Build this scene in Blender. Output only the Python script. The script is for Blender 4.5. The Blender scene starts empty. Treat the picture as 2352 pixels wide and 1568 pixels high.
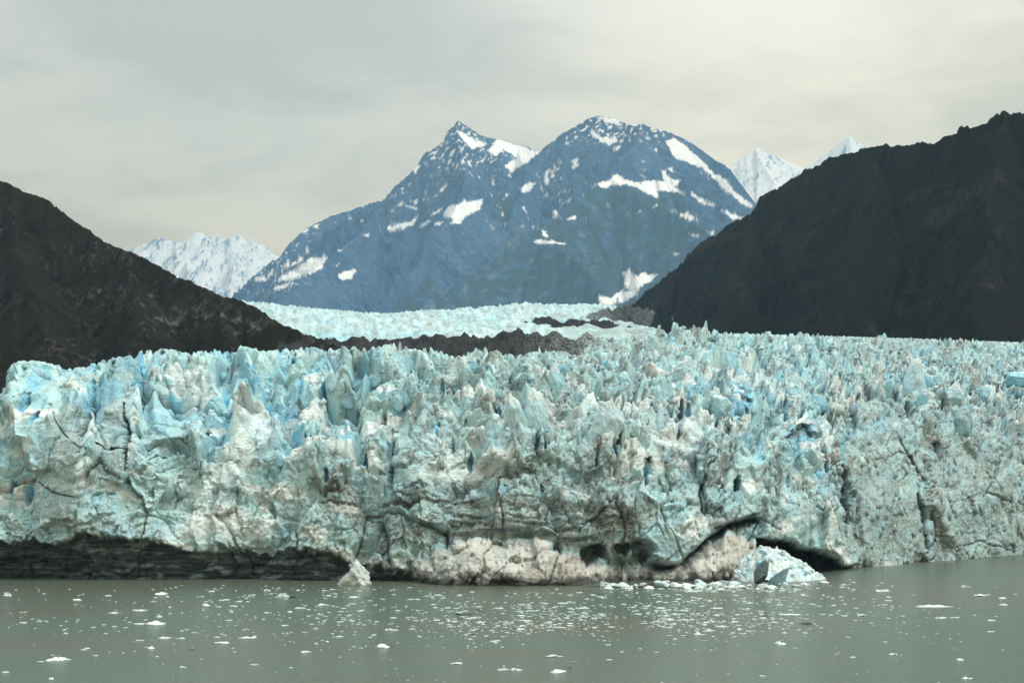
import bpy, math, random
import numpy as np
from mathutils import Vector

random.seed(7)
RNG = np.random.default_rng(11)
f32 = np.float32
SC = bpy.context.scene
COL = SC.collection

# ------------------------------------------------------------------ survey
# camera 30 m above the water looking along +Y; sight(u, v, Y) is the point at distance Y on a bearing
CAM_H, FOC, UC, VH = 30.0, 3800.0, 1176.0, 1112.0


def sx(u, y):
    return (np.asarray(u) - UC) * y / FOC


def sz(v, y):
    return CAM_H + (VH - np.asarray(v)) * y / FOC


def wy(v):
    return CAM_H * FOC / (np.asarray(v, float) - VH)


def poly(pts):
    a = np.array(pts, float)
    return a[:, 0], a[:, 1]


def smooth(a, b, x):
    t = np.clip((x - a) / (b - a), 0, 1)
    return t * t * (3 - 2 * t)


# ------------------------------------------------------------------ noise
_ang = np.random.default_rng(3).uniform(0, 2 * np.pi, 1024)
GX, GY = np.cos(_ang).astype(f32), np.sin(_ang).astype(f32)


def _h(ix, iy, seed):
    h = ix.astype(np.uint32) * np.uint32(374761393) + iy.astype(np.uint32) * np.uint32(668265263) + np.uint32((seed * 2246822519) & 0xffffffff)
    h ^= h >> np.uint32(13)
    h *= np.uint32(1274126177)
    h ^= h >> np.uint32(16)
    h *= np.uint32(2246822519)
    h ^= h >> np.uint32(15)
    return h


def gn(x, y, seed=0):
    x = np.asarray(x, f32); y = np.asarray(y, f32)
    fx = np.floor(x); fy = np.floor(y)
    ix = fx.astype(np.int32); iy = fy.astype(np.int32)
    dx = x - fx; dy = y - fy
    u = dx * dx * dx * (dx * (dx * 6 - 15) + 10)
    v = dy * dy * dy * (dy * (dy * 6 - 15) + 10)

    def c(i, j):
        h = _h(ix + i, iy + j, seed) & np.uint32(1023)
        return GX[h] * (dx - i) + GY[h] * (dy - j)
    a = c(0, 0); b = c(1, 0); d = c(0, 1); e = c(1, 1)
    a = a + (b - a) * u
    d = d + (e - d) * u
    return (a + (d - a) * v) * f32(1.5)


def fbm(x, y, seed=0, octv=5, gain=.5, lac=2.03):
    s = 0; a = 1.0; f = 1.0; n = 0
    for i in range(octv):
        s = s + a * gn(x * f + i * 17.3, y * f - i * 9.1, seed + i)
        n += a; a *= gain; f *= lac
    return s / n * 1.6


def ridged(x, y, seed=0, octv=5, gain=.5, lac=2.03):
    s = 0; a = 1.0; f = 1.0; n = 0; w = 1.0
    for i in range(octv):
        r = 1 - np.abs(gn(x * f + i * 11.7, y * f + i * 5.3, seed + i)) * 1.3
        r = np.clip(r, 0, 1) ** 2 * w
        w = np.clip(r * 1.6, 0, 1)
        s = s + a * r; n += a; a *= gain; f *= lac
    return s / n


def voro(x, y, seed=0, jit=.9):
    x = np.asarray(x, f32); y = np.asarray(y, f32)
    fx = np.floor(x); fy = np.floor(y)
    ix = fx.astype(np.int32); iy = fy.astype(np.int32)
    F1 = np.full(x.shape, 9, f32); F2 = np.full(x.shape, 9, f32)
    ID = np.zeros(x.shape, np.uint32)
    DX = np.zeros(x.shape, f32); DY = np.zeros(x.shape, f32)
    for i in (-1, 0, 1):
        for j in (-1, 0, 1):
            h = _h(ix + i, iy + j, seed)
            px = fx + i + f32(.5) + ((h & np.uint32(1023)).astype(f32) / 1023 - f32(.5)) * jit - x
            py = fy + j + f32(.5) + (((h >> np.uint32(10)) & np.uint32(1023)).astype(f32) / 1023 - f32(.5)) * jit - y
            d = np.sqrt(px * px + py * py)
            near = d < F1
            F2 = np.where(near, F1, np.minimum(F2, d))
            F1 = np.where(near, d, F1)
            ID = np.where(near, h, ID)
            DX = np.where(near, -px, DX); DY = np.where(near, -py, DY)
    return F1, F2, ID, DX, DY


def rnd(ID, k):
    h = ID * np.uint32(2654435761) + np.uint32((k * 40503 * 65537) & 0xffffffff)
    h ^= h >> np.uint32(15); h *= np.uint32(2246822519); h ^= h >> np.uint32(13)
    return (h & np.uint32(65535)).astype(f32) / f32(65535)


# ------------------------------------------------------------------ objects
def link(name, me, mat=None, parent=None, smooth_shade=True):
    if mat is not None:
        me.materials.append(mat)
    if smooth_shade and len(me.polygons):
        me.polygons.foreach_set('use_smooth', np.ones(len(me.polygons), dtype=bool))
    o = bpy.data.objects.new(name, me)
    COL.objects.link(o)
    if parent is not None:
        o.parent = parent
    return o


def mesh_from(verts, faces, attr=None):
    """verts (n,3); faces (m,k) int; attr (n,4) stored as the point attribute 'mask'"""
    me = bpy.data.meshes.new('m')
    verts = np.ascontiguousarray(verts, f32); faces = np.ascontiguousarray(faces, np.int32)
    n, m, k = len(verts), len(faces), faces.shape[1]
    me.vertices.add(n); me.vertices.foreach_set('co', verts.ravel())
    me.loops.add(m * k); me.loops.foreach_set('vertex_index', faces.ravel())
    me.polygons.add(m); me.polygons.foreach_set('loop_start', np.arange(0, m * k, k, dtype=np.int32))
    me.update(calc_edges=True)
    if attr is not None:
        a = me.attributes.new('mask', 'FLOAT_COLOR', 'POINT')
        a.data.foreach_set('color', np.ascontiguousarray(attr, f32).ravel())
    return me


def grid_faces(r, c):
    i = np.arange(r * c).reshape(r, c)
    return np.stack([i[:-1, :-1], i[:-1, 1:], i[1:, 1:], i[1:, :-1]], -1).reshape(-1, 4)


def sub_mesh(verts, faces, attr):
    used = np.unique(faces)
    remap = np.full(len(verts), -1, np.int64); remap[used] = np.arange(len(used))
    return mesh_from(verts[used], remap[faces], attr[used])


def tag(o, label=None, cat=None, group=None, kind=None):
    if label: o['label'] = label
    if cat: o['category'] = cat
    if group: o['group'] = group
    if kind: o['kind'] = kind
    return o


# ------------------------------------------------------------------ materials
def new_mat(name):
    m = bpy.data.materials.new(name); m.use_nodes = True
    nt = m.node_tree; b = nt.nodes['Principled BSDF']
    return m, nt, b


def N(nt, t, **kw):
    n = nt.nodes.new(t)
    for k, v in kw.items():
        if k.startswith('i_'):
            n.inputs[k[2:].replace('_', ' ')].default_value = v
        else:
            setattr(n, k, v)
    return n


def mixc(nt, fac, a, b, mode='MIX'):
    n = nt.nodes.new('ShaderNodeMix'); n.data_type = 'RGBA'; n.blend_type = mode
    for sock, val in ((n.inputs[0], fac), (n.inputs[6], a), (n.inputs[7], b)):
        if hasattr(val, 'is_output'):
            nt.links.new(val, sock)
        else:
            sock.default_value = val if not isinstance(val, tuple) else (*val, 1)
    return n.outputs[2]


def math_n(nt, op, a, b=None, c=None, clamp=False):
    n = nt.nodes.new('ShaderNodeMath'); n.operation = op; n.use_clamp = clamp
    for k, val in enumerate((a, b, c)):
        if val is None: continue
        if hasattr(val, 'is_output'): nt.links.new(val, n.inputs[k])
        else: n.inputs[k].default_value = val
    return n.outputs[0]


def ramp(nt, fac, lo, hi, a=0., b=1.):
    n = nt.nodes.new('ShaderNodeMapRange'); n.interpolation_type = 'SMOOTHSTEP'
    nt.links.new(fac, n.inputs[0])
    for k, v in ((1, lo), (2, hi), (3, a), (4, b)): n.inputs[k].default_value = v
    return n.outputs[0]


def noise(nt, scale, detail=5, rough=.55, vec=None, dist=0.):
    n = N(nt, 'ShaderNodeTexNoise', i_Scale=scale, i_Detail=detail, i_Roughness=rough, i_Distortion=dist)
    if vec is not None: nt.links.new(vec, n.inputs['Vector'])
    return n.outputs['Fac']


def world_pos(nt, scale=(1, 1, 1)):
    g = nt.nodes.new('ShaderNodeNewGeometry')
    m = N(nt, 'ShaderNodeVectorMath', operation='MULTIPLY'); m.inputs[1].default_value = scale
    nt.links.new(g.outputs['Position'], m.inputs[0])
    return m.outputs[0]


def bump(nt, b, h, dist, strength=1.):
    n = N(nt, 'ShaderNodeBump', i_Strength=strength, i_Distance=dist)
    nt.links.new(h, n.inputs['Height']); nt.links.new(n.outputs[0], b.inputs['Normal'])


def ice_material(name, fine=1.0, white=(.83, .90, .885), ice=(.47, .735, .755), blue=(.14, .53, .78)):
    """mask: r = silt and some painted shade, g = dense blue ice, b = crumbled white ice, a = black basal debris and painted dark of caves and cracks"""
    m, nt, b = new_mat(name)
    at = N(nt, 'ShaderNodeAttribute', attribute_name='mask')
    sep = nt.nodes.new('ShaderNodeSeparateColor'); nt.links.new(at.outputs['Color'], sep.inputs[0])
    dirt, blu, snow, dark = sep.outputs[0], sep.outputs[1], sep.outputs[2], at.outputs['Alpha']
    p = world_pos(nt)
    n0 = noise(nt, .035 * fine, 4, .55, p)
    n1 = noise(nt, .16 * fine, 6, .62, p); n2 = noise(nt, 1.1 * fine, 6, .68, p)
    n3 = noise(nt, 1.0 * fine, 5, .6, world_pos(nt, (.05, .05, .55)), .6)
    n4 = noise(nt, 1.0 * fine, 6, .65, world_pos(nt, (.09, .09, 1.3)), .3)
    c = mixc(nt, blu, ice, blue)
    c = mixc(nt, ramp(nt, n1, .38, .68, 0, .35), c, (.60, .76, .76))
    sfac = math_n(nt, 'ADD', snow, math_n(nt, 'MULTIPLY_ADD', n2, 1.0, -.5), clamp=True)
    sfac = math_n(nt, 'MULTIPLY', sfac, ramp(nt, snow, .02, .25), clamp=True)
    c = mixc(nt, sfac, c, white)
    # grey silt layers inside the ice
    lay = math_n(nt, 'MULTIPLY', ramp(nt, n4, .54, .66), ramp(nt, n1, .40, .60, .05, .6))
    c = mixc(nt, lay, c, (.22, .25, .24))
    d = math_n(nt, 'MULTIPLY', dirt, ramp(nt, n2, .28, .66, .30, 1.35), clamp=True)
    dcol = mixc(nt, ramp(nt, n0, .44, .64), (.17, .19, .182), (.19, .145, .105))
    c = mixc(nt, d, c, dcol)
    # hairline cracks, silt filled
    wp = N(nt, 'ShaderNodeVectorMath', operation='ADD'); nz = N(nt, 'ShaderNodeTexNoise', i_Scale=.35 * fine, i_Detail=4., i_Roughness=.6); nt.links.new(p, nz.inputs['Vector'])
    sc_ = N(nt, 'ShaderNodeVectorMath', operation='SCALE'); sc_.inputs['Scale'].default_value = 6. / fine; nt.links.new(nz.outputs['Color'], sc_.inputs[0])
    nt.links.new(p, wp.inputs[0]); nt.links.new(sc_.outputs[0], wp.inputs[1])
    lines = None
    for scl, wid, lo in ((.09, .020, .50), (.26, .030, .50)):
        vo = N(nt, 'ShaderNodeTexVoronoi', feature='DISTANCE_TO_EDGE', i_Scale=scl * fine); nt.links.new(wp.outputs[0], vo.inputs['Vector'])
        l_ = math_n(nt, 'MULTIPLY', ramp(nt, vo.outputs['Distance'], 0., wid, 1., 0.), ramp(nt, n1, lo, lo + .08))
        lines = l_ if lines is None else math_n(nt, 'MAXIMUM', lines, l_)
    c = mixc(nt, math_n(nt, 'MULTIPLY', math_n(nt, 'MULTIPLY', lines, .72), math_n(nt, 'SUBTRACT', 1., dark, clamp=True)), c, (.085, .080, .072))
    # black debris bands are layered, not speckled
    kk = math_n(nt, 'MULTIPLY_ADD', math_n(nt, 'SUBTRACT', n4, .5), .45, dark, clamp=True)
    k = math_n(nt, 'MULTIPLY', kk, ramp(nt, dark, .02, .2), clamp=True)
    bc = mixc(nt, ramp(nt, n3, .45, .85), (.009, .0105, .010), (.036, .033, .027))
    c = mixc(nt, k, c, mixc(nt, ramp(nt, n1, .62, .72, 0, .3), bc, (.035, .055, .055)))
    nt.links.new(c, b.inputs['Base Color'])
    b.inputs['Roughness'].default_value = .6
    b.inputs['Specular IOR Level'].default_value = .2
    hh = math_n(nt, 'ADD', n2, math_n(nt, 'MULTIPLY', noise(nt, 4. * fine, 5, .6, p), .35))
    bump(nt, b, hh, .65 / fine, .9)
    return m


def rock_material(name, c0, c1, snow=(.82, .82, .80), scale=.01, veg=None, streak=(1, 1, .25), bumpd=6., rough=.9, light=None):
    """r = snow, g = pale rock, b = plants"""
    m, nt, b = new_mat(name)
    at = N(nt, 'ShaderNodeAttribute', attribute_name='mask')
    sep = nt.nodes.new('ShaderNodeSeparateColor'); nt.links.new(at.outputs['Color'], sep.inputs[0])
    p = world_pos(nt, streak)
    n1 = noise(nt, scale, 8, .65, p, .4); n2 = noise(nt, scale * 7, 6, .65, p)
    c = mixc(nt, ramp(nt, n1, .36, .66), c0, c1)
    c = mixc(nt, ramp(nt, n2, .42, .72, 0, .6), c, tuple(x * 1.7 for x in c1))
    if light:
        f = math_n(nt, 'MULTIPLY', sep.outputs[1], ramp(nt, n2, .40, .60), clamp=True)
        c = mixc(nt, f, c, light)
    if veg:
        f = math_n(nt, 'ADD', sep.outputs[2], math_n(nt, 'MULTIPLY_ADD', n2, 1.6, -.8), clamp=True)
        f = math_n(nt, 'MULTIPLY', f, ramp(nt, sep.outputs[2], .0, .25), clamp=True)
        c = mixc(nt, f, c, veg)
    c = mixc(nt, sep.outputs[0], c, snow)
    nt.links.new(c, b.inputs['Base Color'])
    b.inputs['Roughness'].default_value = rough
    b.inputs['Specular IOR Level'].default_value = .04
    bump(nt, b, math_n(nt, 'ADD', n1, math_n(nt, 'MULTIPLY', n2, .5)), bumpd, .8)
    return m


M_ICE = ice_material('ice')
M_ICE_FAR = ice_material('ice_far', .35)
M_ROCK_FAR = rock_material('far_rock', (.022, .062, .130), (.058, .110, .180), snow=(.9, .89, .86), scale=.004, streak=(1, .6, .5), bumpd=45, light=(.17, .185, .17), veg=(.036, .066, .078))  # rock made bluer to carry part of the distance haze
M_ROCK_SNOWY = rock_material('snowy_rock', (.06, .12, .22), (.10, .17, .26), snow=(.70, .71, .70), scale=.003, bumpd=10)  # pale blue of the distance mixed into these rock colours
M_CLIFF = rock_material('dark_cliff', (.0025, .0036, .0036), (.0105, .0092, .0080), scale=.025, streak=(1, 1, .5), bumpd=7, veg=(.0075, .009, .0045), light=(.042, .038, .034))
M_HILL = rock_material('hill_rock', (.0034, .0036, .0028), (.013, .012, .0095), scale=.035, streak=(1, .7, 1), bumpd=4, veg=(.013, .0115, .005), light=(.15, .14, .125))
M_MORAINE = rock_material('moraine', (.014, .016, .018), (.035, .036, .037), scale=.12, streak=(1, .6, .5), bumpd=1.2, light=(.33, .39, .39))


M_APRON = ice_material('apron_snow', .8, white=(.74, .74, .68), ice=(.55, .59, .55), blue=(.40, .55, .55))
M_GLASSY = ice_material('glassy_ice', 1., white=(.20, .33, .36), ice=(.045, .15, .18), blue=(.03, .12, .17))


# ------------------------------------------------------------------ glacier front
def profile_columns(us):
    # control columns: waterline, low wall, mid wall, upper slope, crest, shelf behind, far edge  (v, setback | absolute distance)
    K = {
        -500: [(1332, 0), (1200, 4), (1120, 10), (1060, 22), (1000, 45), ('z', 60, 760), ('z', 60, 1100)],
        0: [(1333, 0), (1200, 3), (1060, 9), (970, 22), (908, 40), ('z', 58, 760), ('z', 62, 1100)],
        27: [(1333, 0), (1200, 3), (1060, 9), (960, 20), (882, 36), ('z', 60, 760), ('z', 64, 1100)],
        36: [(1333, 0), (1200, 3), (1050, 8), (930, 20), (838, 36), ('z', 62, 760), ('z', 66, 1100)],
        150: [(1333, 0), (1190, 3), (1050, 10), (930, 24), (846, 44), ('z', 66, 760), ('z', 70, 1100)],
        300: [(1332, 0), (1180, 4), (1050, 11), (930, 27), (826, 52), ('z', 68, 760), ('z', 75, 1100)],
        550: [(1332, 0), (1180, 5), (1050, 14), (930, 36), (812, 64), ('z', 72, 760), ('z', 80, 1100)],
        900: [(1335, 0), (1180, 5), (1045, 16), (930, 44), (806, 76), ('z', 76, 760), ('z', 84, 1100)],
        1200: [(1335, 0), (1165, 6), (1030, 20), (930, 52), (822, 96), ('z', 80, 800), ('z', 100, 1150)],
        1380: [(1333, 0), (1155, 8), (1020, 24), (920, 60), (820, 120), (806, 940), (778, 1220)],
        1600: [(1330, 0), (1150, 9), (1010, 28), (905, 75), (830, 165), (790, 1000), (765, 1300)],
        1750: [(1322, 0), (1150, 9), (1010, 28), (900, 80), (838, 185), (793, 1040), (766, 1350)],
        1900: [(1312, 0), (1150, 8), (1010, 26), (905, 80), (845, 190), (797, 1080), (769, 1400)],
        1965: [(1303, 0), (1150, 8), (1010, 26), (905, 80), (850, 190), (800, 1100), (772, 1420)],
        2100: [(1291, 0), (1140, 8), (1000, 30), (910, 84), (856, 190), (803, 1130), (776, 1450)],
        2352: [(1272, 0), (1130, 8), (1000, 28), (915, 80), (866, 190), (812, 1180), (784, 1500)],
        2900: [(1246, 0), (1130, 8), (1010, 28), (930, 80), (885, 190), (830, 1300), (800, 1650)],
    }
    ks = sorted(K)
    Yk, Zk = [], []
    for k in ks:
        y0 = float(wy(K[k][0][0])); ys, zs = [], []
        for i, c in enumerate(K[k]):
            if c[0] == 'z':
                ys.append(c[2]); zs.append(c[1])
            else:
                y = y0 + c[1] if i < 5 else c[1]
                ys.append(y); zs.append(float(sz(c[0], y)))
        Yk.append(ys); Zk.append(zs)
    Yk, Zk = np.array(Yk), np.array(Zk)
    Y = np.stack([np.interp(us, ks, Yk[:, i]) for i in range(7)], 0)
    Z = np.stack([np.interp(us, ks, Zk[:, i]) for i in range(7)], 0)
    return Y, Z


def gsmooth(A, r, axis):
    k = np.exp(-np.linspace(-2, 2, 2 * r + 1) ** 2); k /= k.sum()
    pad = [(0, 0)] * A.ndim; pad[axis] = (r, r)
    B = np.pad(A, pad, mode='reflect', reflect_type='odd')
    out = np.zeros_like(A)
    n = A.shape[axis]
    for i, w in enumerate(k):
        sl = [slice(None)] * A.ndim; sl[axis] = slice(i, i + n)
        out += w * B[tuple(sl)]
    return out


def sd_poly(U, V, pts):
    """signed distance (inside > 0) to a closed outline"""
    P = np.array(pts, float); Q = np.roll(P, -1, 0)
    d = np.full(U.shape, 1e9); ins = np.zeros(U.shape, bool)
    for (a, b), (c, e) in zip(P, Q):
        ex, ey = c - a, e - b
        t = np.clip(((U - a) * ex + (V - b) * ey) / (ex * ex + ey * ey + 1e-9), 0, 1)
        d = np.minimum(d, np.hypot(U - a - t * ex, V - b - t * ey))
        if b != e:
            cr = ((b > V) != (e > V)) & (U < (c - a) * (V - b) / (e - b) + a)
            ins ^= cr
    return np.where(ins, d, -d)


def d_line(U, V, pts):
    d = np.full(U.shape, 1e9)
    T = np.zeros(U.shape); n = len(pts) - 1
    for k in range(n):
        (a, b), (c, e) = pts[k], pts[k + 1]
        ex, ey = c - a, e - b
        t = np.clip(((U - a) * ex + (V - b) * ey) / (ex * ex + ey * ey + 1e-9), 0, 1)
        dd = np.hypot(U - a - t * ex, V - b - t * ey)
        T = np.where(dd < d, (k + t) / n, T); d = np.minimum(d, dd)
    return d, T


def box_sel(U, V, pts, m):
    P = np.array(pts, float)
    return np.nonzero((U > P[:, 0].min() - m) & (U < P[:, 0].max() + m) & (V > P[:, 1].min() - m) & (V < P[:, 1].max() + m))


glacier = bpy.data.objects.new('glacier', None); COL.objects.link(glacier)
glacier.location = (0, 520, 0)
tag(glacier, 'wide blue white glacier with a jagged crevassed front dropping into the water', 'glacier')


def put(o):
    """parent a world-space mesh under the glacier Empty"""
    o.parent = glacier
    o.matrix_parent_inverse = glacier.matrix_basis.inverted()
    o.matrix_parent_inverse.translation = (-glacier.location.x, -glacier.location.y, -glacier.location.z)
    return o


CREST = [(-500, 1010), (-60, 930), (0, 910), (26, 880), (36, 832), (80, 827), (130, 838), (150, 851), (172, 844), (205, 843), (235, 831), (270, 820), (300, 819), (330, 812), (368, 803), (385, 800), (430, 812), (500, 806), (538, 812), (548, 798), (562, 795), (600, 806), (650, 804), (690, 802),
         (720, 796), (735, 803), (780, 804), (790, 791), (800, 805), (850, 801), (900, 789), (930, 797), (960, 803), (1000, 804), (1030, 815), (1050, 821), (1098, 802), (1140, 808), (1190, 819), (1205, 812), (1240, 805), (1290, 809), (1330, 817), (1350, 803), (1390, 811), (1450, 808), (2900, 850)]
RIM = [(-500, 790), (1340, 776), (1400, 771), (1550, 763), (1700, 766), (1900, 771), (2100, 777), (2352, 786), (2900, 802)]


def build_front():
    us = np.concatenate([np.linspace(-500, -60, 70, endpoint=False), np.linspace(-60, 2412, 1040, endpoint=False), np.linspace(2412, 2900, 70)])
    Yc, Zc = profile_columns(us)
    rows = [64, 70, 105, 230, 470, 230]
    T = np.concatenate([np.linspace(i, i + 1, r, endpoint=False) for i, r in enumerate(rows)] + [[6.0]])
    # even out the long shelf so nearer ground gets more rows
    tt = T.copy()
    m = (T > 4) & (T < 5); tt[m] = 4 + (T[m] - 4) ** 1.35
    i0 = np.minimum(tt.astype(int), 5); fr = (tt - i0)[:, None]
    Y = Yc[i0] * (1 - fr) + Yc[i0 + 1] * fr
    Z = Zc[i0] * (1 - fr) + Zc[i0 + 1] * fr
    Y = gsmooth(gsmooth(Y, 18, 0), 3, 1); Z = gsmooth(gsmooth(Z, 18, 0), 3, 1)
    below = 6                                                     # rows under the water
    Y = np.concatenate([np.repeat(Y[:1], below, 0), Y]); Z = np.concatenate([Z[:1] - np.linspace(8, .4, below)[:, None], Z])
    tt = np.concatenate([np.full(below, -.05), tt])
    T2 = np.repeat(tt[:, None], len(us), 1)
    U = np.repeat(us[None], len(tt), 0)
    X = sx(U, Y)
    V = VH - FOC * (Z - CAM_H) / Y                                 # where the plain wall stands before it is broken up
    B = np.stack([X, Y, Z], -1)
    du = np.gradient(B, axis=1); dv = np.gradient(B, axis=0)
    nrm = np.cross(du, dv); nrm /= np.linalg.norm(nrm, axis=-1, keepdims=True) + 1e-9
    if nrm[150, 600, 1] > 0: nrm = -nrm
    nrm[..., 0] *= .12; nrm[..., 1] = -np.abs(nrm[..., 1]); nrm /= np.linalg.norm(nrm, axis=-1, keepdims=True) + 1e-9
    # face normal kept fairly level on the wall, upright on the field
    W = np.cumsum(np.concatenate([np.zeros((1, len(us))), np.linalg.norm(np.diff(B, axis=0), axis=-1)]), 0)
    W = W - 8
    wl = X[below]; swl = np.concatenate([[0], np.cumsum(np.hypot(np.diff(X[below]), np.diff(Y[below])))])
    swl += X[below][0]
    wx = (X + (swl - wl)[None]).astype(f32); ww = W.astype(f32)

    field = smooth(3.3, 4.6, T2); wall = 1 - smooth(1.2, 2.4, T2); slope = np.clip(1 - field - wall, 0, 1)
    q1 = fbm(wx / 14, ww / 14, 5, 3); q2 = fbm(wx / 14 + 40, ww / 14, 9, 3)
    ax = wx + q1 * 2.2; aw = ww + q2 * 2.2
    bx = wx + q1 * 1.6; bw = ww + q2 * 1.6
    r3 = fbm(wx / 2.2, ww / 2.2, 15, 3)
    cx = bx + r3 * .5; cw = bw + r3 * .5

    def blocks(x, w, sxx, sww, seed, off, tilt, crack, cw_=.10):
        F1, F2, I, dx, dw = voro(x / sxx, w / sww, seed)
        e = F2 - F1
        d = off * (rnd(I, 1) * 2 - 1) + tilt * (dx * sxx * (rnd(I, 2) * 2 - 1) + dw * sww * (rnd(I, 3) * 2 - 1))
        ck = smooth(cw_, 0, e) * (rnd(I, 4) > .45)
        return d - crack * ck, e, I, ck
    d1, e1, I1, k1 = blocks(ax, aw, 17, 27, 21, 2.6, .22, 2.2, .07)
    d2, e2, I2, k2 = blocks(ax + 3, aw * 1.0, 6.5, 9.5, 22, 1.15, .34, 1.1, .10)
    d3, e3, I3, k3 = blocks(cx, cw, 2.6, 3.0, 23, .42, .38, .35, .12)
    d4, e4, I4, k4 = blocks(cx * 1.1 + 7, cw, 1.15, 1.25, 24, .18, .38, .1, .14)
    rough = fbm(bx / 5, bw / 5, 31, 6, .55)
    lump = 1 - np.abs(fbm(bx / 3.2, bw / 3.2, 41, 4, .55)) * 1.6
    # upright slabs and blades of ice on the upper slope and in the field behind
    def blades(x, w, a, b_, seed, top=.5):
        F1, F2, I, dx, dw = voro(x / a, w / b_, seed)
        h = np.minimum(np.clip(1.05 - F1 * 1.35, 0, 1), top) / top
        e = smooth(0, .26, F2 - F1)
        return (h * (.15 + .95 * rnd(I, 1)) + .55 * dx * (rnd(I, 2) * 2 - 1) + .55 * dw * (rnd(I, 3) * 2 - 1)) * (.10 + .90 * e), I
    flu = ridged((wx + q1 * 4) / 15, (ww + q2 * 6) / 44, 51, 4, .5)
    flu = np.minimum(flu, .62)
    flw = np.interp(U, *poly([(-500, 4.2), (800, 4.2), (1000, 2.5), (1200, 2.5), (1350, 4.0), (1500, 3.0), (2000, 2.0), (2900, 2.0)]))
    pin, Ip = blades((ax + 9), aw, 8.5, 12, 61, .45)
    pin2, Is = blades(bx + 2, bw, 4.0, 5.0, 62, .6)
    pin3, I5 = blades(cx + 4, cw, 1.9, 2.2, 63, .7)
    pop = .5 - voro(cx / 1.25, cw / 1.15, 64)[0]
    pop2 = .5 - voro(bx / 2.8 + 5, bw / 2.4, 65)[0]
    calm = smooth(-.1, .55, fbm(wx / 38, ww / 30, 71, 3))           # stretches that broke off cleanly
    crum = smooth(-.05, .45, fbm(wx / 20 + 5, ww / 16, 72, 4)) * smooth(1.2, 2., T2) * smooth(4.6, 4.0, T2)   # crumbled stretches
    clean = smooth(980, 800, U) * (1 - wall) * .75 + .25 * smooth(980, 800, U)
    famp = (1 - .5 * smooth(4.5, 5.8, T2)) * np.clip(1 + .7 * fbm(wx / 70, ww / 60, 86, 2), .45, 1.6)
    band = (ridged(wx / 110 + .3 * q1, ww / 24, 87, 3, .5) - .4) * 4.5
    relief = fbm(wx / 34, ww / 48, 81, 3) * 4.5
    rec = smooth(.55, .9, ridged(wx / 46 + q1 * .12, ww / 150, 82, 2, .5)) * 5.5 * smooth(-.3, .2, fbm(wx / 30, ww / 25, 83, 2))
    ph = ww / 12.5 + 1.1 * fbm(wx / 26, ww / 40, 84, 3) + .55 * (rnd(I1, 9) - .5)
    saw = ph - np.floor(ph); saw = np.where(saw < .8, saw / .8, (1 - saw) / .2)
    ledge_k = (wall * 2.2 * smooth(-.1, .35, fbm(wx / 30 + 8, ww / 20, 85, 3)) + slope * 4.2) * smooth(4.4, 3.8, T2)
    crisp = wall * (d1 * 1.2 + d2 * (1.15 - .5 * calm))
    big = (relief - rec) * (wall + .7 * slope) + ledge_k * (saw - .45) + wall * (flu - .35) * flw * .35
    big += slope * (d1 * (1.3 + .5 * clean) + d2 * 1.3 * (1 - .6 * clean) + (flu - .35) * flw * (1.2 + .5 * clean) + (pin - .3) * 2.4 * (1 - .6 * clean))
    big += field * famp * (band * 1.2 + d1 * 1.1 + (pin - .3) * 4.6 + d2 * 1.3 + (flu - .35) * 2.0)
    mid = slope * (pin2 - .3) * 1.4 * (1 - .6 * clean) + field * famp * (pin2 - .3) * 2.4
    big = crisp + gsmooth(gsmooth(big, 1, 0), 2, 1) + gsmooth(gsmooth(mid, 1, 0), 1, 1)
    D = big + wall * (d3 * (1.25 - .6 * calm) + d4 * (1.5 - .6 * calm) + rough * .8)
    D += slope * (d3 * 1.25 + d4 * 1.2 + rough * .9) * (1 - .55 * clean) + crum * (1 - .7 * clean) * (pop * .55 + pop2 * 1.0 - .1)
    D += field * famp * ((pin3 - .3) * .8 + d3 * .4 + d4 * .35 + rough * 1.3)

    dirt = np.zeros(U.shape); blue = np.zeros(U.shape); snow = np.zeros(U.shape); dark = np.zeros(U.shape)
    slab = np.zeros(U.shape)
    PUSH = np.zeros(U.shape)                                       # straight out from the wall, towards the water
    jx = U + 9 * q1 + 5 * r3; jv = V + 9 * q2 + 5 * r3

    def push(pts, amount, soft=5, tilt=(0, 0), calmness=.75, **paint):
        s = box_sel(U, V, pts, 40)
        jk = .75 if soft > 3 else .3
        sd = sd_poly(jx[s] * jk + U[s] * (1 - jk), jv[s] * jk + V[s] * (1 - jk), pts)
        k = smooth(-soft, soft, sd)
        c = np.mean(np.array(pts, float), 0)
        PUSH[s] += k * (amount + tilt[0] * (U[s] - c[0]) + tilt[1] * (V[s] - c[1]))
        D[s] *= 1 - calmness * k
        if paint.get('dirt', 0) > .18: slab[s] = np.maximum(slab[s], k)
        for nm, val in paint.items():
            A = {'dirt': dirt, 'blue': blue, 'snow': snow, 'dark': dark}[nm]
            A[s] = A[s] * (1 - k) + val * k

    def groove(pts, width, depth, calm_edge=0, **paint):
        s = box_sel(U, V, pts, 30 + width)
        d, t = d_line(U[s] + 4 * q1[s] + 3 * r3[s], V[s] + 3 * q2[s] + 2 * r3[s], pts)
        wdt = width * (.35 + .65 * np.sin(np.clip(t, .03, .97) * np.pi))
        k = smooth(wdt, wdt * .25, d)
        PUSH[s] -= k * depth
        for nm, val in paint.items():
            A = {'dirt': dirt, 'blue': blue, 'snow': snow, 'dark': dark}[nm]
            A[s] = np.maximum(A[s], val * k)

    # --- left slabs and pillars; the grey of their shaded faces is painted
    push([(60, 1190), (78, 1080), (100, 1010), (150, 938), (188, 918), (212, 932), (216, 1000), (196, 1060), (188, 1130), (172, 1200)], 5.5, 6, (.07, -.01), .72, dirt=.6, blue=.1)
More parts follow.
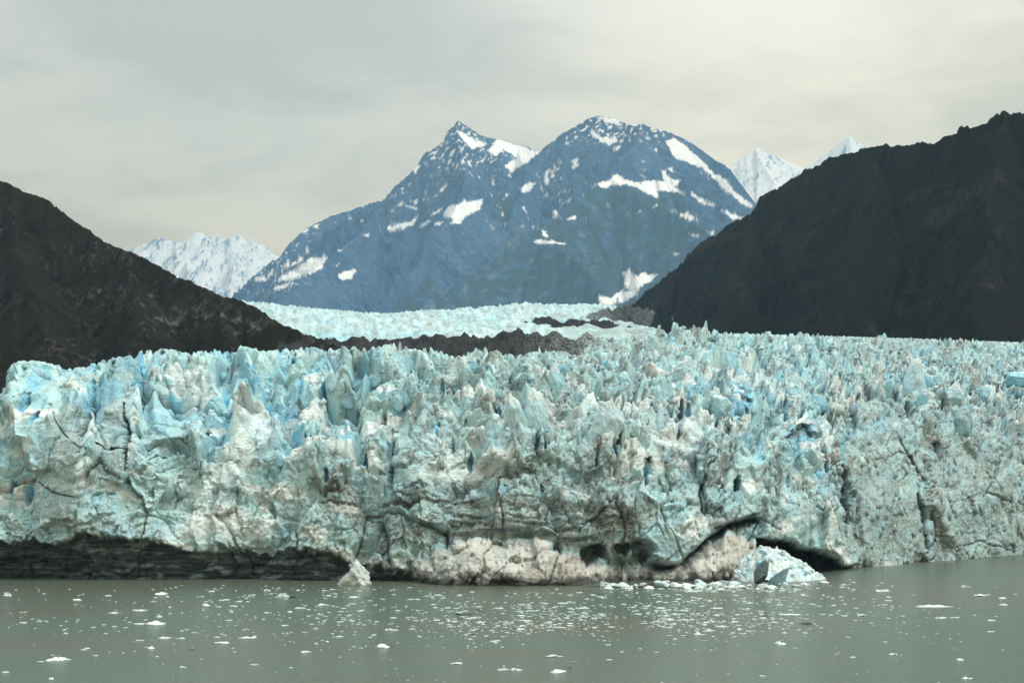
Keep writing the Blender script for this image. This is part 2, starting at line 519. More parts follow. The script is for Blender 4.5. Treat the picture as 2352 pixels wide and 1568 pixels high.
    push([(205, 1100), (222, 1000), (228, 930), (252, 870), (272, 822), (322, 812), (324, 900), (304, 980), (300, 1060), (290, 1110)], 5.0, 5, (.04, 0), .7, dirt=.55, blue=.1)
    push([(320, 1010), (330, 900), (345, 850), (400, 930), (470, 965), (430, 990)], 3.5, 2, (.05, 0), .82, dirt=.34, blue=.2)
    push([(20, 1000), (40, 870), (38, 835), (85, 828), (130, 840), (150, 930), (95, 1010)], 2.0, 5, (-.04, 0), .6)
    # --- ramps of powder and crumbled ice
    for pts in ([(420, 1130), (560, 990), (620, 950), (640, 1010), (560, 1100), (470, 1160)],
                [(960, 1090), (1000, 1010), (1060, 1015), (1100, 1080), (1040, 1110)],
                [(380, 1240), (430, 1180), (520, 1150), (640, 1190), (620, 1240)],
                [(1470, 1000), (1560, 960), (1640, 990), (1600, 1030), (1500, 1040)]):
        push(pts, .8, 22, calmness=.45, snow=.55)
    # --- rounded buttresses of the middle
    push([(1100, 1050), (1120, 960), (1190, 925), (1290, 915), (1400, 930), (1440, 980), (1430, 1060), (1350, 1090), (1250, 1060), (1160, 1075)], 4.5, 14, (0, .01), .25)
    push([(900, 1120), (915, 960), (960, 940), (1000, 1000), (985, 1110)], 4.0, 8, (.03, 0), .55, dirt=.22)
    push([(1450, 1240), (1470, 1150), (1530, 1130), (1600, 1160), (1590, 1240), (1560, 1290), (1500, 1290)], 7.0, 12, (0, -.01), .3)
    push([(1640, 1200), (1650, 1120), (1690, 1060), (1735, 1050), (1750, 1120), (1735, 1190)], 6.0, 12, (0, 0), .4)
    push([(1740, 1240), (1750, 1180), (1800, 1140), (1900, 1130), (1945, 1170), (1965, 1290), (1940, 1300), (1890, 1270), (1800, 1240)], 7.0, 10, (.01, 0), .35, dirt=.15)
    push([(1955, 1290), (1950, 1100), (1940, 1000), (2000, 900), (2080, 930), (2130, 1010), (2160, 1130), (2180, 1290)], 2.5, 16, (0, 0), .62, dirt=.34)
    push([(2120, 960), (2150, 940), (2195, 900), (2230, 960), (2352, 1020), (2460, 1060), (2460, 1290), (2200, 1290), (2130, 1160)], 4.5, 12, (-.012, 0), .55, dirt=.38)  # right wall: an even grey put over the face
    push([(2080, 905), (2083, 835), (2110, 824), (2132, 850), (2150, 930), (2110, 955)], 6.0, 4, (0, 0), .7)
    push([(2300, 895), (2302, 862), (2360, 838), (2460, 830), (2460, 880), (2352, 892)], 6.0, 4, (0, 0), .85, blue=.45)
    # --- stained foot of the cliff: it is undercut on the left and dark with basal debris
    under = np.interp(U, *poly([(-500, 1250), (0, 1238), (150, 1240), (260, 1235), (360, 1248), (520, 1262), (640, 1268), (760, 1282), (800, 1300), (960, 1322), (1000, 1345), (2900, 1345)]))
    kd = smooth(-7, 7, V + 17 * q1 + 9 * r3 - under) * (U < 1000)
    PUSH -= kd * (3.0 + .055 * np.clip(V - under, 0, 100))
    dark[:] = np.maximum(dark, kd * .93)
    D *= 1 - .5 * kd
    kk = smooth(.1, .5, fbm(U / 70, V / 22, 90, 4)) * kd * smooth(60, 300, U)
    dark[:] -= .42 * kk; dirt[:] = np.maximum(dirt, .75 * kk)
    PUSH += kd * fbm(wx / 7, ww / 2.2, 92, 4) * 1.2
    # --- arch and cave on the right, undercut wall above the apron; their black shade is painted
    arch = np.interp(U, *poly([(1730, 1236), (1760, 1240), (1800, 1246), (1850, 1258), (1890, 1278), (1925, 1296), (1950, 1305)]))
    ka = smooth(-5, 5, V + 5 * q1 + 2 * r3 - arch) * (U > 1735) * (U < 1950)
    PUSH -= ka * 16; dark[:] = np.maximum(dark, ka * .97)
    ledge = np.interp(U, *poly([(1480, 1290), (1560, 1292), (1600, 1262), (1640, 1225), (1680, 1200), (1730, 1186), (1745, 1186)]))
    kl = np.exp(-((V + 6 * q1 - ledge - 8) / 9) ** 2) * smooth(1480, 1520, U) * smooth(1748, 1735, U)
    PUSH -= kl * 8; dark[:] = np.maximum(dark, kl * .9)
    # --- apron of dirty snow leaning on the foot of the wall
    top = np.interp(U, *poly([(930, 1335), (960, 1295), (1000, 1262), (1060, 1240), (1150, 1240), (1250, 1252), (1330, 1272), (1400, 1302), (1500, 1306), (1540, 1300), (1600, 1270), (1650, 1235), (1700, 1225), (1730, 1245), (1745, 1320)]))
    depth = np.interp(U, *poly([(930, 0), (970, 12), (1050, 21), (1300, 22), (1400, 16), (1500, 12), (1600, 14), (1690, 14), (1740, 3), (1745, 0)]))
    kv = np.clip((V + 7 * q1 + 3 * r3 - top) / 62, 0, 1) * (depth > 0)
    PUSH += depth * np.where(kv > 0, kv ** .8, 0)
    ap = smooth(.0, .12, kv) * (depth > .5)
    D[:] = D * (1 - .72 * ap) + ap * (fbm(wx / 10, ww / 7, 91, 3) * 2.6 + d2 * .8 + d3 * .8 + d4 * .5 + rough * .6)
    tan = ap * smooth(1.0, .5, kv)
    snow[:] = snow * (1 - ap) + ap * np.clip(.45 + .6 * rough, 0, 1)
    dirt[:] = dirt * (1 - ap) + ap * np.clip(.16 + .35 * rough + .3 * q1 + .3 * smooth(.8, 1.0, kv), 0, .9)
    dark[:] = np.where(ap > .5, ap * smooth(1300, 1326, V + 12 * r3 + 10 * q1) * .92, dark)
    # hollow between the apron and the wall: pushed in, its shade painted brown
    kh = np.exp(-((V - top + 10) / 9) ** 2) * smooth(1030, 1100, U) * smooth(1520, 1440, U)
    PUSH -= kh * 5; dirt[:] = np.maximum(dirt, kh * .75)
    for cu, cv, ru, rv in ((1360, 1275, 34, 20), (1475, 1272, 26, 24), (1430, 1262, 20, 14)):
        k = smooth(1.15, .7, np.hypot((jx - cu) / ru, (jv - cv) / rv)); PUSH -= 9 * k; dark[:] = np.maximum(dark, .55 * k * smooth(-.6, .3, rough))  # holes pushed in, with their darkness painted as well

    # --- caves and dark holes
    for cu, cv, ru, rv, dp, bl in ((1845, 1002, 34, 30, 9, .75), (1485, 1085, 9, 34, 7, .6), (1578, 945, 10, 22, 4, .8), (1700, 920, 22, 34, 5, .9), (1560, 985, 9, 20, 5, .7),
                                   (1650, 978, 6, 13, 5, .2), (2140, 1030, 12, 22, 6, .6), (2315, 905, 9, 24, 5, .6), (578, 962, 16, 9, 5, .8), (905, 985, 5, 26, 5, .5),
                                   (880, 945, 7, 12, 4, .5), (1040, 1002, 12, 6, 4, .4), (1255, 1010, 6, 40, 5, .7), (1235, 1030, 5, 30, 4, .6), (1370, 1040, 5, 30, 4, .7), (1410, 1030, 9, 34, 4, .8),
                                   (1690, 1105, 9, 12, 5, .3), (1655, 1125, 6, 14, 5, .3), (2080, 935, 7, 12, 4, .8), (1640, 925, 8, 5, 4, .2), (740, 930, 8, 40, 3, .8), (455, 880, 6, 36, 4, .9), (560, 900, 7, 30, 3, .8), (320, 860, 5, 34, 4, .9), (690, 890, 5, 30, 3, .8)):
        if ru <= 10 and rv > ru:
            groove([(cu + rv * .15, cv - rv), (cu, cv), (cu - rv * .1, cv + rv)], ru * (2.0 if cv < 935 else 1.4), 1.6 if cv < 935 else dp + 1.5, blue=min(1, bl + .15)); continue
        rr_ = np.hypot((jx - cu) / ru, (jv - cv) / rv); k = smooth(1.15, .7, rr_); PUSH -= dp * k; D *= 1 - .75 * smooth(1.9, 1.1, rr_) * (ru > 12); blue[:] = np.maximum(blue, bl * smooth(2.2, .8, np.hypot((jx - cu) / ru, (jv - cv) / rv)))
    # --- cracks
    for pts, w, dp in (([(216, 935), (212, 985), (198, 1012)], 7, 5), ([(294, 930), (300, 1010), (296, 1090)], 7, 5), ([(205, 1018), (245, 1032), (300, 1042)], 5, 3),
                       ([(300, 1040), (350, 1038), (400, 1020)], 3, 1.5), ([(125, 960), (160, 1000), (205, 1040)], 2.5, 1), ([(85, 1105), (130, 1130), (190, 1145)], 3, 1.2),
                       ([(1945, 1100), (1950, 1160), (1946, 1230)], 9, 5), ([(1940, 1060), (1950, 1100)], 5, 3), ([(2055, 1000), (2085, 1050), (2120, 1100)], 6, 2.5),
                       ([(2110, 1130), (2122, 1190), (2128, 1260)], 8, 4), ([(2135, 1170), (2145, 1230), (2120, 1290)], 4, 2), ([(2190, 1150), (2260, 1130), (2352, 1160), (2420, 1170)], 3, 1.2),
                       ([(2180, 1260), (2240, 1240), (2330, 1265)], 3, 1.2), ([(1990, 1060), (2060, 1040), (2100, 1060)], 3, 1), ([(1620, 1180), (1610, 1120), (1640, 1060)], 5, 3)):
        groove(pts, w, dp, dark=.55)  # shade inside the cracks is painted besides being cut
    # --- silt bands that run along the wall
    for pts, w, st in (([(740, 1150), (790, 1158), (860, 1162), (930, 1158), (1000, 1148), (1060, 1148), (1100, 1158)], 8, .85), ([(840, 1145), (930, 1140), (1010, 1133)], 4, .7),
                       ([(980, 1120), (1040, 1115), (1100, 1140)], 7, .35), ([(1020, 1180), (1090, 1186), (1160, 1205), (1240, 1212), (1330, 1222)], 13, .75), ([(1100, 1215), (1200, 1222), (1300, 1240), (1400, 1250)], 9, .8),
                       ([(1030, 1198), (1100, 1200), (1140, 1212)], 6, .8), ([(1110, 1170), (1200, 1165), (1330, 1170), (1420, 1190)], 22, .38), ([(560, 1130), (640, 1122), (720, 1130)], 6, .4),
                       ([(0, 1210), (90, 1218), (160, 1222)], 7, .5), ([(340, 960), (420, 962), (480, 958)], 3, .5), ([(700, 1065), (740, 1072), (790, 1058)], 14, .35), ([(1640, 1210), (1700, 1196), (1740, 1178)], 12, .75),
                       ([(1560, 1310), (1600, 1280), (1650, 1245)], 10, .6), ([(980, 960), (1000, 900), (1050, 850)], 14, .3), ([(1120, 900), (1180, 935), (1150, 960)], 22, .38), ([(1250, 870), (1350, 850), (1480, 850)], 16, .25),
                       ([(780, 1200), (790, 1260), (770, 1300)], 8, .5), ([(870, 1180), (880, 1240), (930, 1250)], 10, .5), ([(1440, 1180), (1450, 1240), (1480, 1290)], 9, .7), ([(1400, 1250), (1430, 1290)], 14, .7)):
        groove(pts, w * 1.25, .35, dirt=min(1, st * 1.15), dark=.62 * smooth(.5, .85, st))
    for pts in ([(2010, 930), (2060, 980), (2090, 1000)], [(2040, 1000), (2075, 1060), (2110, 1090)], [(1960, 960), (2030, 1010)]):
        groove(pts, 9, .4, dirt=.5)

    # layered brown ice above the apron
    st = [(985, 1215), (1010, 1165), (1080, 1140), (1200, 1150), (1330, 1160), (1440, 1180), (1480, 1250), (1490, 1300), (1400, 1306), (1320, 1276), (1240, 1256), (1130, 1243), (1040, 1236)]
    sdt = smooth(-10, 8, sd_poly(jx, jv, st)) * (V > 1100)
    lay = fbm(wx / 60 + .2 * q1, (ww + .8 * q2 + .06 * wx) / 1.5, 150, 4, .6)
    PUSH += sdt * (.9 * np.clip(lay, -.8, .8) - 1.5)
    dirt[:] = np.maximum(dirt * (1 - .3 * sdt), sdt * np.clip(.42 + .9 * lay + .3 * q1, .05, 1) * (1 - ap))
    dark[:] = np.maximum(dark, sdt * smooth(.22, .5, lay) * .5 * (1 - ap))
    # --- open blue pockets between the blocks
    Fk, Fl, Ik, dxk, dwk = voro((bx + 3) / 8.0, bw / 13.0, 160)
    pk = smooth(.30, .16, np.hypot(dxk * 1.9, dwk * .9) + .10 * r3) * (rnd(Ik, 2) > .80) * smooth(.9, 1.5, T2) * smooth(4.5, 4.0, T2) * (1 - slab)
    PUSH -= pk * (2.5 + 2.5 * rnd(Ik, 3)); blue[:] = np.maximum(blue, pk)
    # --- general weathering
    zone = np.interp(U, *poly([(-500, .1), (300, .12), (650, .22), (950, .55), (1300, .6), (1600, .42), (1900, .4), (2000, .6), (2352, .62), (2900, .6)]))
    patch = fbm(wx / 22, ww / 16, 101, 5, .6); speck = fbm(wx / 3.5, ww / 2.6, 111, 4, .6)
    dd = smooth(.10, .62, patch * .9 + speck * .55 + (zone - .45) * 1.05) * .82
    dirt[:] = np.maximum(dirt, dd * (1 - .6 * snow))
    tone = wall * (.30 * rnd(I1, 7) + .22 * rnd(I2, 7)) + slope * (.16 * rnd(I1, 7) + .14 * rnd(I2, 8)) + .10 * field * rnd(Ip, 7)
    dirt[:] = np.maximum(dirt, dirt * .5 + tone * (.45 + .9 * zone) * (1 - .8 * snow))
    dirt[:] = np.maximum(dirt, (.55 * k2 * smooth(-.2, .4, speck) + .5 * k1) * (1 - .5 * field) * (1 - snow))
    low = np.interp(U, *poly([(-500, .34), (200, .30), (420, .10), (640, .12), (760, .42), (950, .62), (1420, .62), (1600, .4), (1740, .34), (1950, .3), (2100, .34), (2352, .42), (2900, .42)]))
    drip = smooth(.0, .55, fbm(wx / 2.6, ww / 26, 141, 4, .6) + .3 * patch)
    strat = smooth(.1, .6, fbm(wx / 40 + .3 * q1, (ww + 1.2 * q2) / 2.6, 142, 4, .6))
    foot = smooth(1030, 1190, V + 30 * q1) * wall
    dirt[:] = np.maximum(dirt, foot * low * (.35 + .6 * drip + .65 * strat) * (1 - .5 * snow))
    dirt[:] = np.maximum(dirt, smooth(.25, .6, fbm(wx / 9, ww / 9, 143, 5, .6) + .35 * (zone - .4)) * .7 * (1 - wall * .4))
    sweep = smooth(.08, .42, fbm((wx + 1.6 * ww) / 26, (ww - .35 * wx) / 8, 148, 5, .6) + .5 * (zone - .45)) * (1 - .5 * field) * smooth(.15, .4, zone)
    dirt[:] = np.maximum(dirt, sweep * .72)
    dirt[:] *= 1 - .35 * clean * slope
    wht = smooth(.12, .34, fbm(wx / 24 + .3 * q1, ww / 12, 144, 5, .55) + .12 * (slope - .5)) * (1 - field * .6) * (1 - dark) * (1 - .75 * slab)
    snow[:] = np.maximum(snow, wht * .75); dirt[:] *= 1 - .45 * wht
    ck_ = np.maximum(k1 * .4 * smooth(-.15, .25, fbm(wx / 15 + 4, ww / 15, 146, 3)), k2 * smooth(-.1, .3, fbm(wx / 12, ww / 12, 145, 3)) * .5) * (1 - field)
    dark[:] = np.maximum(dark, ck_ * (1 - ap))
    line = smooth(.93, .985, 1 - np.abs(fbm(wx / 16 + .4 * q1, (ww + .35 * wx) / 7, 121, 3))) * smooth(-.1, .3, patch + zone - .4)
    dirt[:] = np.maximum(dirt, line * .75 * (1 - snow))
    far = smooth(4.2, 5.6, T2)
    dirt[:] = np.maximum(dirt, far * smooth(-.1, .4, patch + .3 * speck + (zone - .45)) * .62)
    dirt[:] = np.maximum(dirt, field * smooth(.5, .8, ridged(wx / 70 + .4 * q1, ww / 14, 147, 3, .5)) * .5)
    # blue where dense ice was laid bare lately
    bz = np.interp(U, *poly([(-500, .5), (0, .5), (500, .75), (850, .6), (1050, .1), (1300, .15), (1500, .45), (1800, .6), (2100, .5), (2352, .6)])) * smooth(1190, 960, V) + .12
    bn = fbm(wx / 11, ww / 20, 131, 4)
    bc = (rnd(I2, 6) > .72) * .55 + (rnd(Ip, 6) > .75) * .35
    bl = np.clip(bz * (smooth(-.15, .5, bn) * .75 + bc * 1.0) + .35 * k1 * slope, 0, 1) * (1 - .45 * far)
    blue[:] = np.clip(np.maximum(blue, bl * .72), 0, 1)
    blue[:] = np.maximum(blue, clean * slope * smooth(.34, .12, flu) * .72)
    blue[:] = np.where(wall > .6, np.maximum(blue, .28 * smooth(-.2, .4, bn)), blue)

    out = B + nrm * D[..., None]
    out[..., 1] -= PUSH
    # settle the broken crest and the far rim to the surveyed heights
    def settle(rows_sel, line, lo, hi, r, gate):
        v = VH - FOC * (out[..., 2] - CAM_H) / out[..., 1]
        vv = np.where(rows_sel, v, 9e9); k = vv.argmin(0); mn = vv.min(0)
        dl = gsmooth(mn - np.interp(us, *poly(line)), r, 0) * np.interp(us, *poly(gate))
        out[..., 2] += (dl * out[k, np.arange(len(us)), 1] / FOC)[None] * smooth(lo, hi, T2)
    for r_ in (24, 10, 7):
        settle((T2 > 2.4) & (T2 < 4.6), CREST, 1.6, 3.8, r_, [(-500, 1), (1380, 1), (1480, 0), (2900, 0)])
    for r_ in (40, 12, 5, 3):
        settle(T2 > 4.8, RIM, 4.3, 5.7, r_, [(-500, 0), (1330, 0), (1400, 1), (2900, 1)])
    # the pushed ledges follow the bearing so they keep their height
    dn = np.cross(np.gradient(out, axis=1), np.gradient(out, axis=0)); dn /= np.linalg.norm(dn, axis=-1, keepdims=True) + 1e-9
    if dn[150, 600, 1] > 0: dn = -dn
    upw = gsmooth(dn[..., 2], 2, 0)
    snow[:] = np.clip(np.maximum(snow, smooth(.25, .8, upw) * (.50 - .2 * far)), 0, 1)
    blue[:] = np.maximum(blue * (1 - .6 * smooth(.4, .85, upw)), pk * .95); snow[:] *= 1 - .8 * pk; dirt[:] *= 1 - .7 * pk
    sk = out[-1:].copy(); sk[..., 2] -= 60; sk[..., 1] += 15            # back edge turns down
    out = np.concatenate([out, sk])
    attr = np.stack([dirt, blue, snow, np.clip(dark, 0, 1)], -1); attr = np.concatenate([attr, attr[-1:]])
    R, C = out.shape[:2]
    vf = out.reshape(-1, 3); af = attr.reshape(-1, 4); F = grid_faces(R, C)
    z = lambda A: np.concatenate([A, A[-1:]])[:-1, :-1].ravel()
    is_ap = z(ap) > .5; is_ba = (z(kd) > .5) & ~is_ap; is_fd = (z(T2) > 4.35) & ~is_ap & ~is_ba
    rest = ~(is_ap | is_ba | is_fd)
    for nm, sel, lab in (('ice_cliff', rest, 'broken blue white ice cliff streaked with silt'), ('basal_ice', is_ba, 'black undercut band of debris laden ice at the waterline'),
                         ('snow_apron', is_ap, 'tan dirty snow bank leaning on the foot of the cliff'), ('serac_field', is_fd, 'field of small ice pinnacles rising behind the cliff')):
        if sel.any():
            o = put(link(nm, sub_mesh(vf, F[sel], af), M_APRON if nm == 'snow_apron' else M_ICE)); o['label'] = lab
    return out, attr, T2, crum, upw


FRONT, FATTR, FT, FCRUM, FUP = build_front()


# ------------------------------------------------------------------ chiselled ice bodies
def icosphere(sub):
    import bmesh
    bm = bmesh.new(); bmesh.ops.create_icosphere(bm, subdivisions=sub, radius=1)
    v = np.array([p.co[:] for p in bm.verts]); f = np.array([[q.index for q in p.verts] for p in bm.faces]); bm.free()
    return v / np.linalg.norm(v, axis=1, keepdims=True), f


ICO = {k: icosphere(k) for k in (2, 3, 4, 5)}


def chunk(seed, size, sub=4, planes=16, rough=.06, flat=0., detail=3):
    """a broken lump: a ball cut by random planes, then pitted; size = half extents"""
    r = np.random.default_rng(seed)
    v, f = ICO[sub]
    n = r.normal(size=(planes, 3)); n /= np.linalg.norm(n, axis=1, keepdims=True)
    d = r.uniform(.62, 1.0, planes)
    dots = v @ n.T
    rad = np.min(np.where(dots > .05, d / np.maximum(dots, .05), 9), axis=1)
    rad = np.minimum(rad, 1.25)
    s = seed * .37
    a = fbm(v[:, 0] * 1.7 + s + v[:, 2] * .9, v[:, 1] * 1.7 - s + v[:, 2] * 1.3, seed % 97, detail + 1)
    b = fbm(v[:, 2] * 4 + s, v[:, 0] * 4 + v[:, 1] * 3, seed % 89 + 3, detail)
    rad = rad * (1 + rough * 1.6 * a + rough * b)
    p = v * rad[:, None]
    return p * np.array(size), f, a, b


def floe_mesh(seed, w, h, sub=3, mask=(0., .15, .8, 0.), twin=False):
    r = np.random.default_rng(seed)
    p, f, a, b = chunk(seed, (w * .5, w * .5 * r.uniform(.55, 1.0), h), sub, 12, .12)
    # a low floating plate with a raised back
    ph = r.uniform(0, 6.28)
    bumpz = fbm(p[:, 0] / (w * .3) + seed, p[:, 1] / (w * .3), seed % 71, 3)
    p[:, 2] = np.where(p[:, 2] > 0, p[:, 2] * np.clip(.5 + .9 * bumpz, .12, 1.6), p[:, 2] * .6)
    p[:, 2] += h * .12
    at = np.tile(np.array(mask, float), (len(p), 1)); at[:, 0] = np.clip(at[:, 0] + .1 * a, 0, 1)
    return mesh_from(p, f, at)


def serac(u, v, y, w, h, seed, lab=None, mask=(.08, .4, .25, 0), lean=0., sub=5, planes=18, rough=.07):
    p, f, a, b = chunk(seed, (w * .5, w * .45, h * .5), sub, planes, rough, detail=4)
    p[:, 0] *= 1.15 - .35 * p[:, 2] / h
    p[:, 0] += lean * p[:, 2]
    at = np.tile(np.array(mask, float), (len(p), 1)); at[:, 0] = np.clip(at[:, 0] + .35 * np.clip(a, 0, 1), 0, 1); at[:, 1] = np.clip(at[:, 1] + .5 * b, 0, 1)
    nz = p[:, 2] / (h * .5); at[:, 2] = np.clip(at[:, 2] + .5 * smooth(.6, .95, nz), 0, 1)
    o = link('serac', mesh_from(p, f, at), M_ICE)
    o.location = (float(sx(u, y)), y, float(sz(v, y)))
    put(o)
    if lab: o['label'] = lab
    return o


def front_y(u, v):
    """distance of the broken front on a bearing (nearest built vertex)"""
    PU = UC + FOC * FRONT[:-1, :, 0] / FRONT[:-1, :, 1]; PV = VH - FOC * (FRONT[:-1, :, 2] - CAM_H) / FRONT[:-1, :, 1]
    d = np.hypot(PU - u, PV - v); k = d < 8
    return float(FRONT[:-1, :, 1][k].min()) if k.any() else 560.


# ------------------------------------------------------------------ mountains
def tent(X, Y, ridges, drop):
    Z = np.full(X.shape, -1e9); S = np.zeros(X.shape); Dm = np.zeros(X.shape); RI = np.zeros(X.shape, int)
    for ri, (pts, kk) in enumerate(ridges):
        P = np.array(pts, float); s0 = ri * 5000.
        for a, b in zip(P[:-1], P[1:]):
            e = b - a; L2 = e[0] ** 2 + e[1] ** 2 + 1e-6
            t = np.clip(((X - a[0]) * e[0] + (Y - a[1]) * e[1]) / L2, 0, 1)
            d = np.hypot(X - a[0] - t * e[0], Y - a[1] - t * e[1])
            z = a[2] + t * e[2] - drop(d) * kk
            k = z > Z
            Z = np.where(k, z, Z); S = np.where(k, s0 + t * math.sqrt(L2), S); Dm = np.where(k, d, Dm); RI = np.where(k, ri, RI)
            s0 += math.sqrt(L2)
    return Z, S, Dm, RI


def ridge(pts, jag=0, seed=0, n=6, ms=1.):
    """(u, v, Y) -> world points, with small teeth between them"""
    out = []
    r = np.random.default_rng(seed)
    for (a, b) in zip(pts[:-1], pts[1:]):
        for k in range(n):
            t = k / n
            u, v, y = (a[i] * (1 - t) + b[i] * t for i in range(3)); y *= ms
            v += r.normal() * jag if k else 0
            out.append((float(sx(u, y)), y, float(sz(v, y))))
    u, v, y = pts[-1]; y *= ms
    out.append((float(sx(u, y)), y, float(sz(v, y))))
    return out


def mountain(name, ridges, xr, yr, nx, ny, drop, mat, gul, amp, seed, paint, label, floor=-5., gy=1.0, near_ridge=.25, ms=1., settle_w=lambda d: 1., gw=1.):
    xr = [q * ms for q in xr]; yr = [q * ms for q in yr]; gul *= ms; amp *= ms
    drop_ = drop; drop = lambda d: ms * drop_(d / ms)
    xs = np.linspace(*xr, nx); ys = yr[0] + (yr[1] - yr[0]) * np.linspace(0, 1, ny) ** gy
    X, Y = np.meshgrid(xs, ys)
    wx_ = fbm(X / (gul * 5), Y / (gul * 5), seed + 1, 3) * gul * .8; wy_ = fbm(X / (gul * 5) + 9, Y / (gul * 5), seed + 2, 3) * gul * .8
    tape = 1.
    Z, S, Dm, RI = tent(X + wx_ * .3, Y + wy_ * .3, ridges, drop)
    taper = near_ridge + (1 - near_ridge) * smooth(0, gul * 5, Dm)
    g1 = ridged((S + wx_) / gul, Dm / (gul * 6), seed + 3, 4, .5)
    g2 = ridged(X / (gul * 1.7) , Y / (gul * 1.7), seed + 4, 6, .55)
    g3 = fbm(X / (gul * .4), Y / (gul * .4), seed + 5, 4, .55)
    Z = Z + taper * amp * ((g1 - .5) * gw + (g2 - .55) * (2.1 - gw)) + amp * .10 * g3 * (.3 + taper)
    # settle the broken ridge to the surveyed skyline
    P0 = np.array(ridges[0][0]); pu, pv = uv_of(P0[:, 0], P0[:, 1], P0[:, 2])
    o_ = np.argsort(pu); pu, pv = pu[o_], pv[o_]
    u0, u1 = max(pu.min(), -150), min(pu.max(), 2500); nb = 8.; bins = np.arange(u0, u1, nb); nB = len(bins)
    for r_ in (6, 2, 1):
        U, V = uv_of(X, Y, Z)
        bi = np.floor((U - u0) / nb).astype(int); ok = (bi >= 0) & (bi < nB)
        mn = np.full(nB, 9e9); np.minimum.at(mn, bi[ok], V[ok])
        good = mn < 9e8
        dl = np.interp(bins, bins[good], mn[good]) - np.interp(bins + nb / 2, pu, pv)
        dl = gsmooth(dl, r_, 0)
        Z = Z + np.interp(U, bins + nb / 2, dl) * Y / FOC * settle_w(Dm / ms)
    Z = np.maximum(Z, floor)
    A = paint(X, Y, Z, S, Dm, RI, (g1, g2, g3))
    me = mesh_from(np.stack([X, Y, Z], -1).reshape(-1, 3), grid_faces(ny, nx), A.reshape(-1, 4))
    o = link(name, me, mat)
    tag(o, label, name.split('_')[-1], kind='structure')
    return o


def uv_of(X, Y, Z):
    return UC + FOC * X / Y, VH - FOC * (Z - CAM_H) / Y


def steep(a, b, c):
    return lambda d: a * d + b * (1 - np.exp(-d / c))


C4 = lambda L: [(516.8 + .3906 * x, 229.7 + .3906 * y) for x, y in L]
C5 = lambda L: [(1378.1 + .41405 * x, 229.7 + .41405 * y) for x, y in L]
SNOW = [C4(p) for p in (
    [(1290, 660), (1310, 630), (1380, 610), (1410, 590), (1440, 600), (1520, 580), (1500, 640), (1430, 680), (1370, 730), (1330, 725), (1345, 695), (1285, 680)],
    [(960, 745), (985, 735), (1060, 720), (1135, 695), (1110, 730), (1040, 755), (965, 775)], [(1120, 755), (1180, 715), (1210, 715), (1160, 740)], [(1205, 675), (1285, 630), (1250, 665)],
    [(1235, 725), (1295, 710), (1255, 740)], [(1730, 520), (1770, 495), (1825, 480), (1800, 530), (1760, 548), (1740, 540)], [(1845, 460), (1890, 420), (1915, 415), (1895, 440)], [(1920, 440), (1975, 380), (1965, 405)],
    [(1635, 580), (1650, 560), (1680, 550)], [(660, 1030), (700, 1010), (765, 990), (770, 1010), (740, 1050), (690, 1060)], [(170, 1060), (290, 1000), (310, 985), (240, 1060)],
    [(280, 1060), (400, 1000), (500, 930), (600, 920), (570, 990), (480, 1030), (380, 1060)], [(320, 1000), (380, 930), (470, 920), (430, 960)], [(415, 785), (490, 755), (480, 775)], [(510, 750), (555, 730), (545, 755)],
    [(460, 900), (480, 865), (495, 880), (480, 905)], [(1360, 175), (1385, 185), (1480, 240), (1540, 255), (1520, 275), (1450, 290), (1400, 245)],
    [(1590, 235), (1640, 225), (1745, 270), (1840, 310), (1800, 350), (1720, 400), (1690, 425), (1645, 390), (1680, 360), (1720, 340), (1640, 290), (1590, 330), (1545, 300), (1580, 260)],
    [(1110, 430), (1120, 380), (1145, 385), (1130, 430)], [(2145, 160), (2170, 190), (2220, 225), (2300, 215), (2310, 240), (2260, 268), (2200, 240), (2160, 210)], [(2180, 100), (2300, 110), (2340, 150), (2250, 135)],
    [(2150, 505), (2200, 485), (2260, 475), (2300, 430), (2340, 470), (2352, 500), (2270, 500), (2240, 520), (2190, 500)], [(1825, 830), (1850, 820), (1900, 825), (1980, 838), (2010, 852), (1930, 842), (1850, 852)],
    [(1840, 750), (1870, 760), (1900, 790), (1900, 810), (1870, 810), (1865, 780)], [(2000, 710), (2060, 680), (2050, 700)], [(1790, 745), (1830, 738), (1815, 752)], [(1930, 650), (1950, 640), (1955, 690), (1940, 680)],
    [(280, 1110), (350, 1080), (420, 1075), (330, 1115)], [(650, 975), (680, 960), (665, 975)], [(660, 880), (690, 875), (680, 888)], [(810, 800), (855, 778), (835, 800)], [(1980, 610), (2035, 580), (2020, 600)])]
SNOW += [C5(p) for p in (
    [(60, 435), (95, 405), (130, 440), (200, 460), (300, 445), (350, 450), (380, 420), (400, 440), (450, 445), (430, 465), (410, 480), (480, 520), (400, 510), (310, 505), (330, 540), (250, 515), (190, 480), (120, 460)],
    [(0, 465), (60, 455), (45, 490), (0, 480)], [(500, 500), (540, 540), (640, 580), (640, 592), (570, 578), (510, 530)], [(665, 605), (760, 640), (790, 665), (740, 660)],
    [(360, 225), (420, 215), (480, 260), (560, 330), (620, 400), (700, 440), (740, 500), (850, 590), (830, 605), (760, 550), (690, 500), (640, 440), (570, 380), (480, 345), (420, 325), (390, 280)],
    [(370, 370), (400, 380), (415, 400), (385, 395)], [(225, 410), (260, 430), (235, 425)], [(380, 610), (410, 625), (490, 630), (550, 670), (490, 665), (440, 640)], [(485, 735), (550, 755), (530, 762)],
    [(590, 740), (640, 720), (620, 745)], [(400, 850), (435, 852), (420, 862)], [(130, 950), (160, 940), (210, 985), (240, 950), (270, 970), (320, 965), (290, 1000), (220, 1040), (140, 1050)],
    [(0, 1080), (60, 1100), (110, 1060), (200, 1050), (230, 1030), (190, 1090), (100, 1130), (0, 1140)])]


